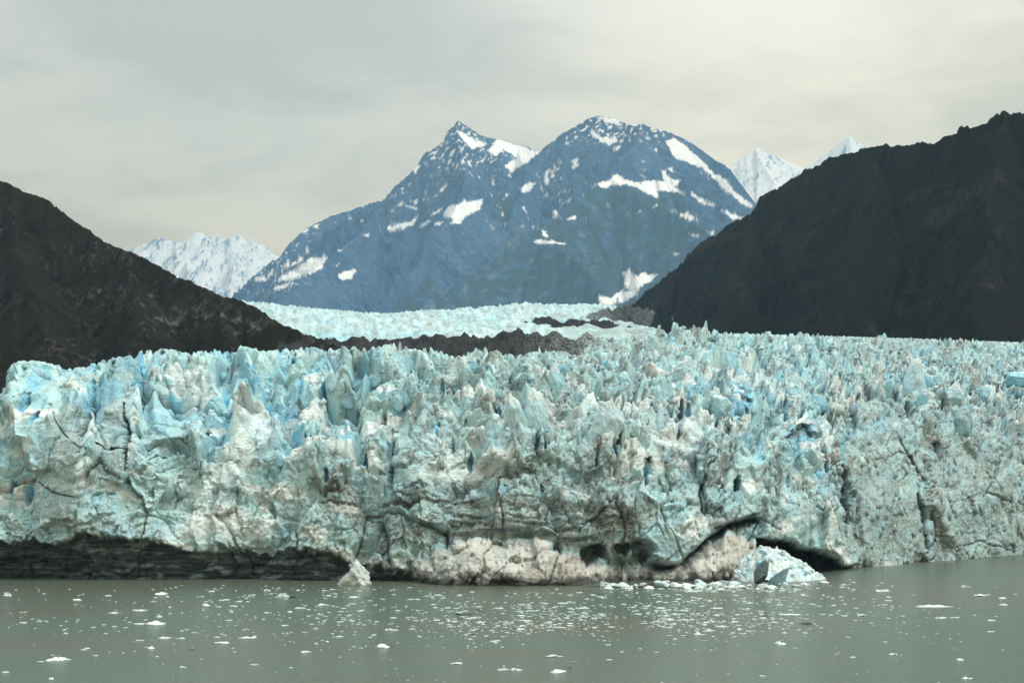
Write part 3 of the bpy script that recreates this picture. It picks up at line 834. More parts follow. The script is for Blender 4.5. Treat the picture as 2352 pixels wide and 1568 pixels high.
def paint_central(X, Y, Z, S, D, RI, g):
    U, V = uv_of(X, Y, Z)
    n1 = fbm(U / 9 + V / 22, V / 9 - U / 25, 301, 4, .6); n2 = fbm(U / 9 + 30, V / 9, 302, 4, .6); st = fbm((U + V) / 60, (U * .8 - V * .9) / 3.2 * .5, 303, 3)
    pu, pv = U + 4.5 * n1 + 2 * st, V + 4 * n2 - 2 * st
    sn = np.zeros(U.shape)
    for p in SNOW:
        s = box_sel(U, V, p, 14)
        sn[s] = np.maximum(sn[s], smooth(-1.0, 1.0, sd_poly(pu[s], pv[s], p)))
    # specks of old snow in the gullies under the two summits
    hi = np.maximum(smooth(440, 350, V) * smooth(930, 1000, U) * smooth(1250, 1180, U), smooth(340, 310, V) * (U > 1300)) + .0 * V
    sp = smooth(.50, .62, fbm(U / 9 + V / 14, V / 8, 304, 3) * .8 + .22 * hi + .25 * (.5 - g[0])) * hi
    sn = np.maximum(sn, sp * .95)
    dus = smooth(.5, .65, fbm(U / 14 + V / 30, V / 6, 305, 3) + .05) * smooth(690, 640, V) * smooth(760, 640, U)
    sn = np.maximum(sn, dus * .9)
    pale = smooth(-.1, .4, fbm((U + V) / 26, (U - V) / 60, 307, 4)) * smooth(960, 1050, U + (V - 640) * .5) * smooth(470, 560, V + .35 * (1240 - U)) * .9
    pale = np.maximum(pale, smooth(.1, .5, fbm(U / 20, V / 12, 308, 4)) * .35)
    gl = smooth(.30, .16, g[0]) * smooth(.05, .3, fbm(U / 40, V / 30, 309, 3)) * smooth(560, 470, V) * smooth(700, 800, U)
    sn = np.maximum(sn, gl * .9 * smooth(.0, .4, fbm(U / 16, V / 16, 311, 3)))
    near = np.isin(RI, (4, 5, 6)) | ((RI == 3) & (U > 1000))
    vg = smooth(-.3, .3, fbm(U / 30, V / 20, 310, 4) + .2) * gsmooth(gsmooth(near * 1., 3, 0), 3, 1) * smooth(380, 480, V)
    return np.stack([sn, pale * (.35 + .65 * smooth(.4, .7, g[1])), vg, np.ones_like(sn)], -1)


def d3(pts, y): return [(u, v, y) for u, v in pts]


main_r = [(520, 690, 8900), (545, 665, 9100), (590, 625, 9300), (620, 602, 9400), (640, 590, 9400), (655, 566, 9500), (690, 532, 9600), (715, 516, 9700), (760, 495, 9800), (800, 484, 9800), (860, 463, 9900), (880, 458, 9900),
          (895, 440, 9900), (920, 416, 10000), (945, 392, 10000), (958, 375, 10000), (972, 353, 10000), (1000, 336, 10000), (1015, 322, 10000), (1030, 296, 10000), (1052, 277, 10000), (1075, 290, 10050), (1105, 311, 10100),
          (1140, 318, 10200), (1185, 334, 10300), (1210, 334, 10300), (1235, 350, 10300), (1250, 336, 10250), (1300, 300, 10200), (1330, 284, 10200), (1350, 272, 10200), (1370, 266, 10200), (1400, 269, 10150), (1430, 279, 10100), (1458, 290, 10000), (1475, 282, 10000),
          (1500, 294, 10050), (1530, 300, 10100), (1570, 317, 10150), (1600, 335, 10150), (1640, 364, 10100), (1670, 381, 10000), (1690, 402, 9900), (1715, 436, 9800), (1735, 462, 9700), (1800, 540, 9500), (1900, 640, 9300)]
spurA = [(900, 436, 9950), (860, 490, 9300), (820, 535, 8800), (740, 605, 8000), (660, 665, 7300), (600, 700, 6900)]
spurG = [(1250, 350, 10200), (1150, 440, 9400), (1060, 540, 8600), (960, 640, 7800), (880, 715, 7200)]
spurS = [(1052, 277, 10000), (1060, 330, 9700), (1075, 400, 9200), (1040, 480, 8700), (960, 580, 8000), (860, 690, 7200)]
spurC = [(1475, 282, 10000), (1452, 330, 9700), (1405, 402, 9250), (1330, 450, 8800), (1240, 528, 8250), (1150, 588, 7800), (1060, 642, 7350), (990, 690, 7000), (950, 725, 6800)]
spurD = [(1240, 545, 8150), (1290, 568, 7700), (1330, 600, 7300), (1370, 660, 6900)]
spurE = [(1405, 402, 9250), (1470, 460, 8800), (1560, 500, 8500), (1640, 540, 8200), (1700, 620, 7900)]
spurF = [(1185, 334, 10300), (1215, 400, 9700), (1180, 470, 9200)]
MS = 1.45
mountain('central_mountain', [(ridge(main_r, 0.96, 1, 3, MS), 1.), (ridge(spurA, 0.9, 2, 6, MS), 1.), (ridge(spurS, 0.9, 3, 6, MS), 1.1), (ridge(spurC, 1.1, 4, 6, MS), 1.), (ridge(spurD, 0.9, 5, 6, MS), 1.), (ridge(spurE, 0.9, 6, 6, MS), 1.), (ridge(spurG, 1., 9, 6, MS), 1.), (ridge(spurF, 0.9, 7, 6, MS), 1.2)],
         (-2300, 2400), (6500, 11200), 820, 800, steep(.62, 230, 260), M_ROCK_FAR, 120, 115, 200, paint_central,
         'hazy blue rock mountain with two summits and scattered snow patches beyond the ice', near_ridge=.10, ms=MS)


def paint_snowy(seed, frac, vlo, vhi):
    def f(X, Y, Z, S, D, RI, g):
        U, V = uv_of(X, Y, Z)
        n = .8 * fbm(U / 22 + V / 40, V / 30, seed, 5, .62) + .9 * (g[0] - .45) + .5 * fbm(U / 4 + V / 12, V / 12, seed + 5, 3)
        rock = smooth(frac, frac + .2, n)
        sn = 1 - rock * .85
        return np.stack([sn, sn * 0, sn * 0, sn * 0 + 1], -1)
    return f


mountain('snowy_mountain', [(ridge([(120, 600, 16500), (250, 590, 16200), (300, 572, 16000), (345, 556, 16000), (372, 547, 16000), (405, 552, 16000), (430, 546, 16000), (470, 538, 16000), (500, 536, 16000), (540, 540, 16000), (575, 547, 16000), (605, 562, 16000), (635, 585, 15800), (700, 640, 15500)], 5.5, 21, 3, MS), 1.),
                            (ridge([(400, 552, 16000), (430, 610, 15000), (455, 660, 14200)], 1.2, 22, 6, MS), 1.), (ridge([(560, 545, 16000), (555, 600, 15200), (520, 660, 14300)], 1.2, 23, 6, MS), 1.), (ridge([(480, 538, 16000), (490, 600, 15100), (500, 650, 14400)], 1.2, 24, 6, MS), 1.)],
         (-5600, -1200), (13600, 17500), 420, 300, steep(.5, 120, 300), M_ROCK_SNOWY, 240, 150, 220, paint_snowy(401, .22, 0, 0), 'pale snow covered mountain with haze blue rock streaks low in the gap at left', near_ridge=.5, ms=MS)
mountain('snowy_mountain', [(ridge([(1560, 480, 14000), (1640, 420, 14000), (1672, 388, 14000), (1700, 362, 14000), (1725, 348, 14000), (1741, 338, 14000), (1765, 352, 14000), (1800, 366, 14000), (1832, 378, 14100), (1870, 400, 14200), (1960, 450, 14200)], 0.72, 31, 3, MS), 1.),
                            (ridge([(1741, 338, 14000), (1765, 400, 13300), (1790, 460, 12700)], 0.9, 32, 6, MS), 1.), (ridge([(1690, 370, 14000), (1700, 430, 13300), (1720, 480, 12800)], 0.9, 33, 6, MS), 1.)],
         (1100, 3200), (12000, 15200), 320, 260, steep(.55, 110, 250), M_ROCK_SNOWY, 220, 110, 230, paint_snowy(411, .38, 0, 0), 'small snowy peak with haze blue rock faces between the central mountain and the dark cliff', ms=MS)
mountain('snowy_mountain', [(ridge([(1780, 440, 17000), (1845, 388, 17000), (1880, 364, 17000), (1910, 341, 17000), (1935, 322, 17000), (1952, 311, 17000), (1966, 321, 17000), (1990, 335, 17000), (2030, 350, 17000), (2150, 420, 17000)], 0.6, 41, 3, MS), 1.),
                            (ridge([(1952, 311, 17000), (1960, 370, 16000)], 0.6, 42, 6, MS), 1.)],
         (2600, 4600), (14800, 18200), 300, 200, steep(.6, 100, 250), M_ROCK_SNOWY, 260, 90, 240, paint_snowy(421, .45, 0, 0), 'faint sharp white peak rising behind the dark cliff at right', ms=MS)


def paint_cliff(X, Y, Z, S, D, RI, g):
    n = fbm(X / 90, Z / 60, 501, 4); v = smooth(-.05, .5, fbm(X / 120, Z / 45 + X / 200, 502, 4) + .35 * smooth(150, 0, D) - .1)
    pale = smooth(.0, .5, fbm(X / 80 + Z / 150, Z / 50, 503, 5, .6)) * .7 + .35 * smooth(.55, .8, g[1]) * smooth(-.2, .3, fbm(X / 150, Z / 90, 504, 3))
    return np.stack([n * 0, pale, v, n * 0 + 1], -1)


rm = [(1425, 712, 3200), (1445, 700, 3100), (1490, 664, 3000), (1520, 640, 2950), (1560, 606, 2880), (1575, 590, 2850), (1600, 560, 2800), (1640, 540, 2740), (1680, 511, 2680), (1722, 489, 2620), (1740, 456, 2600), (1790, 426, 2540), (1830, 405, 2490), (1850, 389, 2470), (1890, 370, 2430), (1950, 350, 2370),
      (2000, 338, 2320), (2030, 330, 2300), (2070, 335, 2260), (2120, 324, 2220), (2142, 332, 2200), (2190, 306, 2160), (2205, 290, 2150), (2222, 288, 2130), (2240, 292, 2120), (2280, 268, 2090), (2310, 254, 2070), (2352, 262, 2050), (2450, 228, 2000), (2700, 200, 1900), (3000, 180, 1800)]
mountain('dark_mountain', [(ridge(rm, 2.6, 51, 4), 1.), (ridge([(1740, 456, 2600), (1730, 560, 2400), (1700, 700, 2150)], 2, 52), 1.), (ridge([(2030, 350, 2300), (2010, 480, 2080), (1960, 700, 1850)], 2, 53), 1.), (ridge([(2310, 254, 2070), (2270, 480, 1830), (2230, 700, 1640)], 2, 54), 1.), (ridge([(1560, 606, 2880), (1545, 680, 2700), (1500, 740, 2550)], 2, 55), 1.1)],
         (60, 1500), (1420, 3500), 760, 640, steep(.55, 190, 130), M_CLIFF, 52, 46, 250, paint_cliff, 'near black cliff sided mountain rising from the ice on the right', near_ridge=.2, gy=1.1, gw=.6)


def paint_hill(X, Y, Z, S, D, RI, g):
    U, V = uv_of(X, Y, Z)
    a = (U + V * .9) / 60; b_ = (U * .8 - V) / 22                       # bedding dips to the right
    crag = ridged(a, b_, 601, 5, .6); reg = fbm(U / 120, V / 70, 604, 4)
    spot = np.exp(-((U - 385) / 120) ** 2 - ((V - 715) / 50) ** 2) + .6 * np.exp(-((U - 230) / 60) ** 2 - ((V - 580) / 35) ** 2) + .5 * np.exp(-((U - 600) / 90) ** 2 - ((V - 740) / 25) ** 2)
    pale = smooth(.42, .8, crag + .25 * reg + .28 * spot - .1) * np.clip(.4 + .5 * reg + .7 * spot, .12, 1)
    veg = smooth(-.35, .35, fbm(X / 55, Y / 80 + Z / 40, 602, 5, .6)) * .8
    return np.stack([pale * 0, pale, veg, pale * 0 + 1], -1)


lh = [(-700, 60, 1950), (-300, 260, 1820), (-60, 392, 1720), (0, 411, 1690), (30, 424, 1680), (60, 440, 1660), (110, 458, 1640), (150, 490, 1610), (172, 508, 1600), (200, 524, 1590), (232, 550, 1570), (262, 565, 1560), (300, 576, 1540), (340, 595, 1520), (380, 618, 1490), (425, 641, 1460), (470, 660, 1430), (500, 675, 1410), (545, 685, 1370), (575, 699, 1340), (605, 715, 1310), (640, 738, 1270), (680, 755, 1230), (712, 770, 1190), (740, 778, 1150), (790, 800, 1090), (860, 840, 1000)]
mountain('dark_hill', [(ridge(lh, 1.6, 61, 4), 1.), (ridge([(0, 425, 1690), (60, 640, 1350), (130, 850, 950)], 1.5, 62), 1.1), (ridge([(300, 590, 1540), (330, 740, 1250), (330, 880, 950)], 1.5, 63), 1.1), (ridge([(500, 690, 1410), (520, 790, 1200), (500, 890, 950)], 1.5, 64), 1.1)],
         (-1000, -60), (620, 2200), 620, 560, steep(.62, 25, 70), M_HILL, 22, 13, 260, paint_hill, 'dark brown hillside of rock and low scrub sloping down to the ice on the left', near_ridge=.3, gy=1.25, gw=.25)


# ------------------------------------------------------------------ ice behind the front
def upper_ice():
    us = np.linspace(380, 1700, 760); t = np.linspace(0, 1, 340)
    ys = 1180 * (7600 / 1180) ** t
    U, Y = np.meshgrid(us, ys)
    vtop = np.interp(U, *poly([(380, 690), (560, 698), (600, 703), (700, 712), (800, 722), (880, 727), (960, 722), (1050, 715), (1200, 703), (1300, 706), (1360, 704), (1400, 706), (1450, 716), (1500, 738), (1560, 762), (1620, 800), (1700, 860)]))
    tt = np.clip(np.log(Y / 1180) / np.log(7000 / 1180), 0, 1)
    V = 790 + 60 * smooth(1500, 1650, U) + (vtop - 790) * tt ** .75
    hill_y = np.interp(U, [380, 560, 640, 740, 800, 830], [1500, 1350, 1280, 1160, 1090, 900])
    V = V + 160 * smooth(110, 20, Y - hill_y) * smooth(830, 790, U)
    X = sx(U, Y); Z = sz(V, Y)
    sc = np.clip(Y / 2200, .8, 2.2)
    F1, F2, I, dx, dy = voro(X / 26, Y / 55, 701)
    pin = np.clip(1 - 1.3 * F1, 0, 1) * (.3 + rnd(I, 1)) + .3 * dx * (rnd(I, 2) - .5)
    r = ridged(X / 70 + Y / 300, Y / 110, 702, 5, .55); f = fbm(X / 90, Y / 240, 703, 4)
    Z = Z + ((pin - .3) * 6 + (r - .35) * 9 + f * 5) * sc
    dirt = smooth(.0, .6, fbm(X / 160, Y / 700, 705, 4, .6) + .25 * fbm(X / 20, Y / 60, 706, 3)) * .42
    right = smooth(1240, 1420, U + (V - 740) * 1.5)
    dirt = np.maximum(dirt, right * (.45 + .35 * fbm(X / 30, Y / 90, 707, 4)))
    flow = fbm((U + 30 * np.log(Y)) / 16, np.log(Y) * 3, 709, 4)
    dirt = np.maximum(dirt, np.clip(.22 + .55 * flow + .25 * (r - .4), 0, .6))
    blue = smooth(-.2, .5, fbm(X / 110, Y / 400, 708, 3)) * .4 * (1 - right); snow = np.clip(.15 + .3 * f, 0, .4) * (1 - .6 * right)
    A = np.stack([dirt, blue, snow, 0 * dirt], -1)
    o = put(link('upper_icefield', mesh_from(np.stack([X, Y, Z], -1).reshape(-1, 3), grid_faces(*U.shape), A.reshape(-1, 4)), M_ICE_FAR))
    o['label'] = 'pale upper icefield winding down the valley below the blue mountain'


upper_ice()


def moraine(pts, width, seed, lab, nx=420, ny=90, fade=None, amp=4.):
    """long heap of rubble: crest given as (u, v, Y)"""
    P = np.array(pts, float)
    us = np.linspace(P[0, 0], P[-1, 0], nx); vs = np.interp(us, P[:, 0], P[:, 1]); yc = np.interp(us, P[:, 0], P[:, 2])
    q = np.linspace(-1, 1, ny)
    Q, U = np.meshgrid(q, us, indexing='ij')
    Yc = np.broadcast_to(yc, U.shape); Zc = np.broadcast_to(sz(vs, yc), U.shape)
    Y = Yc + Q * width; X = sx(U, Yc)
    n = ridged(X / 16, Y / 40, seed, 5, .55); m = fbm(X / 6, Y / 10, seed + 3, 4, .6); F1, F2, I, dx, dy = voro(X / 11, Y / 16, seed + 5)
    Z = Zc - width * .52 * np.abs(Q) ** 1.15 + (n - .45) * amp * 1.3 + m * amp * .35 + (np.clip(1 - 1.3 * F1, 0, 1) - .3) * amp * (.3 + rnd(I, 1)) * .6
    pale = np.zeros(U.shape) if fade is None else np.interp(U, *poly(fade))
    pale = np.clip(pale * (1 + .8 * m + .6 * (n - .4)), 0, 1)
    A = np.stack([pale * 0, pale, pale * 0, pale * 0 + 1], -1)
    o = put(link('moraine_ridge', mesh_from(np.stack([X, Y, Z], -1).reshape(-1, 3), grid_faces(ny, nx), A.reshape(-1, 4)), M_MORAINE))
    o['label'] = lab


moraine([(640, 790, 1180), (700, 781, 1170), (740, 777, 1160), (840, 779, 1150), (950, 775, 1140), (1000, 773, 1130), (1050, 769, 1120), (1100, 773, 1110), (1150, 766, 1100), (1200, 763, 1090), (1240, 768, 1080), (1300, 768, 1070), (1350, 774, 1060), (1420, 784, 1050), (1500, 800, 1040)],
        90, 801, 'long black rubble ridge lying behind the jagged front', fade=[(640, 0), (1180, .03), (1300, .35), (1360, .9), (1500, 1)])
moraine([(1168, 757, 2300), (1200, 743, 2300), (1240, 729, 2300), (1275, 728, 2300), (1300, 745, 2300), (1330, 760, 2300)], 60, 811, 'short dark rubble hump on the upper icefield', 200, 60, amp=5)
moraine([(1235, 764, 1900), (1270, 742, 1900), (1320, 733, 1900), (1370, 737, 1900), (1420, 743, 1900), (1450, 755, 1900), (1480, 768, 1900)], 55, 821, 'dark rubble hump nearer the black cliff', 260, 60, amp=5)
moraine([(1330, 735, 2700), (1380, 712, 2750), (1440, 702, 2800), (1500, 716, 2750), (1560, 738, 2600), (1610, 762, 2400)], 120, 831, 'grey dirty ice tongue at the foot of the black cliff', 240, 70, fade=[(1330, .9), (1390, .55), (1430, .15), (1480, .35), (1520, .8), (1610, .9)], amp=8)

# ------------------------------------------------------------------ angular blocks that litter the broken ice
def litter(name, lab, n, weight, smin, sig, smax, tall, seed, rows, tilt=.3, sink=.35, outw=0.):
    g = np.random.default_rng(seed)
    w_ = weight.copy(); R_, C_ = w_.shape
    area = np.linalg.norm(np.cross(np.gradient(FRONT[:R_], axis=1), np.gradient(FRONT[:R_], axis=0)), axis=-1)
    w_ = (w_ * area)[rows[0]:rows[1]]; cum = np.cumsum(w_.ravel())
    pick = np.searchsorted(cum, g.uniform(0, cum[-1], n)) + rows[0] * C_
    pos = FRONT[:R_].reshape(-1, 3)[pick]; at = FATTR[:R_].reshape(-1, 4)[pick].copy()
    v = np.array([(x, y, z) for z in (-1, 1) for y in (-1, 1) for x in (-1, 1)], float)
    f = np.array([(0, 2, 3, 1), (4, 5, 7, 6), (0, 1, 5, 4), (1, 3, 7, 5), (3, 2, 6, 7), (2, 0, 4, 6)])
    # broken shards: boxes with every corner knocked in by a different amount, narrower towards the top
    p = v[None] * g.uniform(.45, 1.05, (n, 8, 3)) * np.where(v[:, 2:3] > 0, g.uniform(.45, .95, (n, 1, 1)), 1.)
    size = np.clip(g.lognormal(np.log(smin), sig, n), smin * .5, smax)
    size = size * np.clip(pos[:, 1] / 640, .8, 1.1)
    axes = np.stack([g.uniform(.6, 1.2, n), g.uniform(.6, 1.2, n), g.uniform(*tall, n)], -1) * size[:, None] * .5
    p = p * axes[:, None]
    th = g.uniform(0, 6.28, n); tl = g.normal(0, tilt, n)
    c, s_ = np.cos(tl)[:, None], np.sin(tl)[:, None]
    x, z = p[..., 0] * c + p[..., 2] * s_, -p[..., 0] * s_ + p[..., 2] * c
    c, s_ = np.cos(th)[:, None], np.sin(th)[:, None]
    p = np.stack([x * c - p[..., 1] * s_, x * s_ + p[..., 1] * c, z], -1)
    p = p + pos[:, None] + np.array([0, 0, 1.]) * (axes[:, 2] * sink)[:, None, None] - np.array([0, 1., 0]) * (axes[:, 1] * outw)[:, None, None]
    at[:, 0] = np.clip(at[:, 0] * .7 + g.uniform(-.05, .2, n), 0, 1); at[:, 1] = np.clip(at[:, 1] + g.uniform(-.2, .25, n), 0, 1); at[:, 2] = np.clip(at[:, 2] * .8 + g.uniform(-.2, .3, n), 0, 1); at[:, 3] *= .3
    F_ = (f[None] + (np.arange(n) * len(v))[:, None, None]).reshape(-1, 4)
    o = put(link(name, mesh_from(p.reshape(-1, 3), F_, np.repeat(at, len(v), 0)), M_ICE, smooth_shade=False)); o['label'] = lab; o['kind'] = 'stuff'


_U = UC + FOC * FRONT[:-1, :, 0] / FRONT[:-1, :, 1]
_in = (_U > -40) & (_U < 2400)
_dk = 1 - np.clip(FATTR[:-1, :, 3] * 1.5, 0, 1)
_cl = fbm(FRONT[:-1, :, 0] / 14, FRONT[:-1, :, 2] / 9 + FRONT[:-1, :, 1] / 30, 880, 3)
litter('ice_rubble', 'crumbled angular ice lying on every ledge of the cliff', 9000, _in * _dk * smooth(1.0, 1.6, FT) * smooth(4.7, 4.3, FT) * (.3 + 1.2 * smooth(.25, .7, FUP) + 1.2 * FCRUM) * (.15 + smooth(-.25, .3, _cl)), 1.0, .5, 3.6, (.6, 1.3), 31, (40, 1000), .6, .1)
litter('fractured_face', 'sharp broken plates of ice standing proud of the cliff wall', 1500, _in * _dk * smooth(.15, .3, FT) * smooth(3.2, 2.4, FT) * (.1 + smooth(-.2, .3, _cl)) * (1 - .85 * ((_U > 60) & (_U < 330))) * (FRONT[:-1, :, 2] > np.where(_U > 1760, 3, 24)) * ((_U < 1730) | (_U > 1960) | (FRONT[:-1, :, 2] > 22)), 2.4, .45, 7., (.9, 2.0), 33, (20, 700), .25, 0., -.55)
litter('serac_rubble', 'splintered ice blades standing in the field behind the cliff', 6000, _in * smooth(3.7, 4.3, FT) * smooth(5.9, 5.8, FT) * (.3 + smooth(.2, .7, FUP)) * (FRONT[:-1, :, 1] / 600) ** -1.0 * (1 + 1.5 * smooth(1000, 1400, _U)), 1.9, .5, 4.2, (.5, 1.1), 32, (300, FT.shape[0]))

# ------------------------------------------------------------------ seracs that stand clear of the front
SER = [(2106, 885, 9, 21, 'tall rounded ice pillar standing above the cliff at right', (.03, .55, .3, 0), .12), (2335, 872, 14, 9, 'blue tilted ice block near the right end of the cliff', (.02, .75, .1, 0), .1),
       (2205, 975, 9, 17, 'dark pointed ice tooth on the right shoulder', (.35, .15, .05, 0), -.05), (1395, 975, 9, 18, None, (.1, .3, .3, 0), .1), (1230, 965, 8, 18, None, (.2, .3, .2, 0), 0),
       (1183, 970, 8, 17, None, (.2, .2, .2, 0), .1), (1655, 935, 7, 10, None, (.05, .6, .3, 0), 0),
       (1565, 855, 7, 9, None, (.05, .6, .3, 0), .2), (2190, 915, 9, 12, None, (.1, .5, .3, 0), .1), (2255, 905, 9, 9, None, (.05, .7, .2, 0), .15), (1030, 880, 8, 9, None, (.4, .1, .3, 0), 0)]
for i, (u, v, w, h, lab, mk, ln) in enumerate(SER):
    serac(u, v, front_y(u, v) + w * .18, w, h, 900 + i, lab, mk, ln)
for i in range(26):
    u = float(RNG.uniform(700, 2380)); c = float(np.interp(u, [0, 36, 300, 1200, 1500, 1700, 2352], [915, 850, 835, 830, 835, 830, 860]))
    v = c + float(RNG.uniform(8, 95))
    w = float(RNG.uniform(2.2, 4.6))
    y = front_y(u, v)
    w *= y / 580
    serac(u, v, y + w * .2, w, w * float(RNG.uniform(1.3, 2.6)), 1000 + i, None, (.08, float(RNG.uniform(.15, .7)), float(RNG.uniform(.0, .15)), 0), float(RNG.uniform(-.25, .3)), 4, 10, .12)

# ------------------------------------------------------------------ heap of fallen ice, chunks and bergs at the foot
hx, hy = np.meshgrid(np.linspace(-1, 1, 150), np.linspace(-1, 1, 110))
HX = float(sx(1775, 528)) + hx * 17 + hy * 2; HY = 528 + hy * 17
hh = np.clip(1 - (hx * .95) ** 2 - (hy * .9) ** 2, -.4, 1)
q = fbm(HX / 3, HY / 3, 850, 4); F1, F2, I, dx, dy = voro(HX / 1.5, HY / 1.5, 851)
HZ = hh * 11.0 * (1 - .35 * smooth(-.2, 1, hx)) - 1.6 + q * 1.2 + (np.clip(1 - F1 * 1.2, 0, 1) - .3) * (.4 + rnd(I, 1)) * 1.3 * (hh > 0)
A = np.stack([np.clip(.1 + .3 * q + .35 * smooth(0, -.8, hx), 0, 1), np.clip(.2 + .4 * rnd(I, 3), 0, 1), np.clip(.3 + .6 * rnd(I, 2), 0, 1), 0 * q], -1)
o = put(link('rubble_heap', mesh_from(np.stack([HX, HY, HZ], -1).reshape(-1, 3), grid_faces(110, 150), A.reshape(-1, 4)), M_ICE)); o['label'] = 'heap of crushed fallen ice beside the dark arch'


def heap_z(x, y):
    d = (HX - x) ** 2 + (HY - y) ** 2
    return float(HZ.ravel()[d.argmin()])


def place(name, me, loc, label, cat, group=None, rz=0., mat=None):
    o = link(name, me, mat or M_ICE)
    o.location = loc; o.rotation_euler = (0, 0, rz)
    return tag(o, label, cat, group)


r = np.random.default_rng(5)
for i in range(46):
    a = r.uniform(-.9, .95); b = r.uniform(-.95, -.1)
    x = float(sx(1775, 528)) + a * 15 + b * 2; y = 528 + b * 15
    z = heap_z(x, y)
    if z < .1: continue
    w = float(r.uniform(.8, 2.3))
    p, f, aa, bb = chunk(2000 + i, (w * .6, w * .5, w * .5), 3, 9, .05)
    at = np.tile(np.array([.05 + .35 * (r.random() < .25), r.uniform(.1, .8), r.uniform(0, .7), 0]), (len(p), 1))
    place('ice_block', mesh_from(p, f, at), (x, y, z + w * .12), 'broken ice block lying on the heap of fallen ice beside the dark arch', 'ice block', 'ice blocks on the fallen heap', float(r.uniform(0, 6)))
for i in range(70):
    u = float(r.uniform(1380, 1760)) if i % 3 else float(r.uniform(1640, 1930)); v = float(np.interp(u, [1380, 1650, 1760, 1930], [1344, 1347, 1349, 1336])) + float(r.normal() * 2.5)
    y = float(wy(v)); w = float(np.clip(r.lognormal(.25, .5), .6, 3.2))
    p, f, aa, bb = chunk(2100 + i, (w * .65, w * .5, w * .38), 3, 10, .07)
    at = np.tile(np.array([.05 + .4 * (r.random() < .25), r.uniform(.1, .6), r.uniform(.2, .9), 0]), (len(p), 1))
    place('ice_block', mesh_from(p, f, at), (float(sx(u, y)), y, w * .08), 'broken ice block awash along the foot of the snow apron and the fallen heap', 'ice block', 'ice blocks awash at the foot', float(r.uniform(0, 6)))
sl_u = np.linspace(1345, 1690, 60); q_ = np.linspace(-1, 1, 9); QQ, UU = np.meshgrid(q_, sl_u, indexing='ij')
wv = (4.5 + 3.0 * fbm(UU / 40, UU * 0 + 3, 860, 3)) * np.sin(np.clip((UU - 1345) / 345, 0, 1) * np.pi) ** .6
VVs = 1346 + QQ * wv; YY = wy(VVs); slm, nts, bs = new_mat('black_slush'); bs.inputs['Base Color'].default_value = (.006, .007, .007, 1); bs.inputs['Roughness'].default_value = .5
o = link('silt_slick', mesh_from(np.stack([sx(UU, YY), YY, YY * 0 + .02], -1).reshape(-1, 3), grid_faces(9, 60)), slm)
tag(o, 'black silty slush lying on the water under the snow apron', 'slush', kind='stuff')
p, f, a, b = chunk(3001, (3.0, 2.4, 3.5), 5, 13, .05)
p[:, 0] += p[:, 2] * .45
place('ice_chunk', mesh_from(p, f, np.tile(np.array([.0, .6, .12, .0]), (len(p), 1))), (float(sx(1788, 497)), 497, .9), 'glassy dark teal ice chunk afloat at the tip of the fallen heap', 'iceberg', mat=M_GLASSY)
p, f, a, b = chunk(3002, (1.9, 1.8, 3.6), 5, 11, .06)
p[:, 0] += p[:, 2] * .3
place('ice_chunk', mesh_from(p, f, np.tile(np.array([.3, .3, .1, .35]), (len(p), 1))), (float(sx(1748, 503)), 503, 2.6), 'grey black tilted ice chunk leaning on the fallen heap', 'ice chunk', mat=M_GLASSY)
p, f, a, b = chunk(3003, (4.0, 3.4, 5.0), 5, 16, .12)
p[:, 0] *= 1.3 - .45 * p[:, 2] / 5
place('iceberg', mesh_from(p, f, np.stack([np.clip(.3 + .3 * a, 0, 1), a * 0 + .05, np.clip(.6 + .3 * b, 0, 1), 0 * a], -1)), (float(sx(820, 497)), 497, 1.0), 'dirty white peaked iceberg against the black undercut ice', 'iceberg')

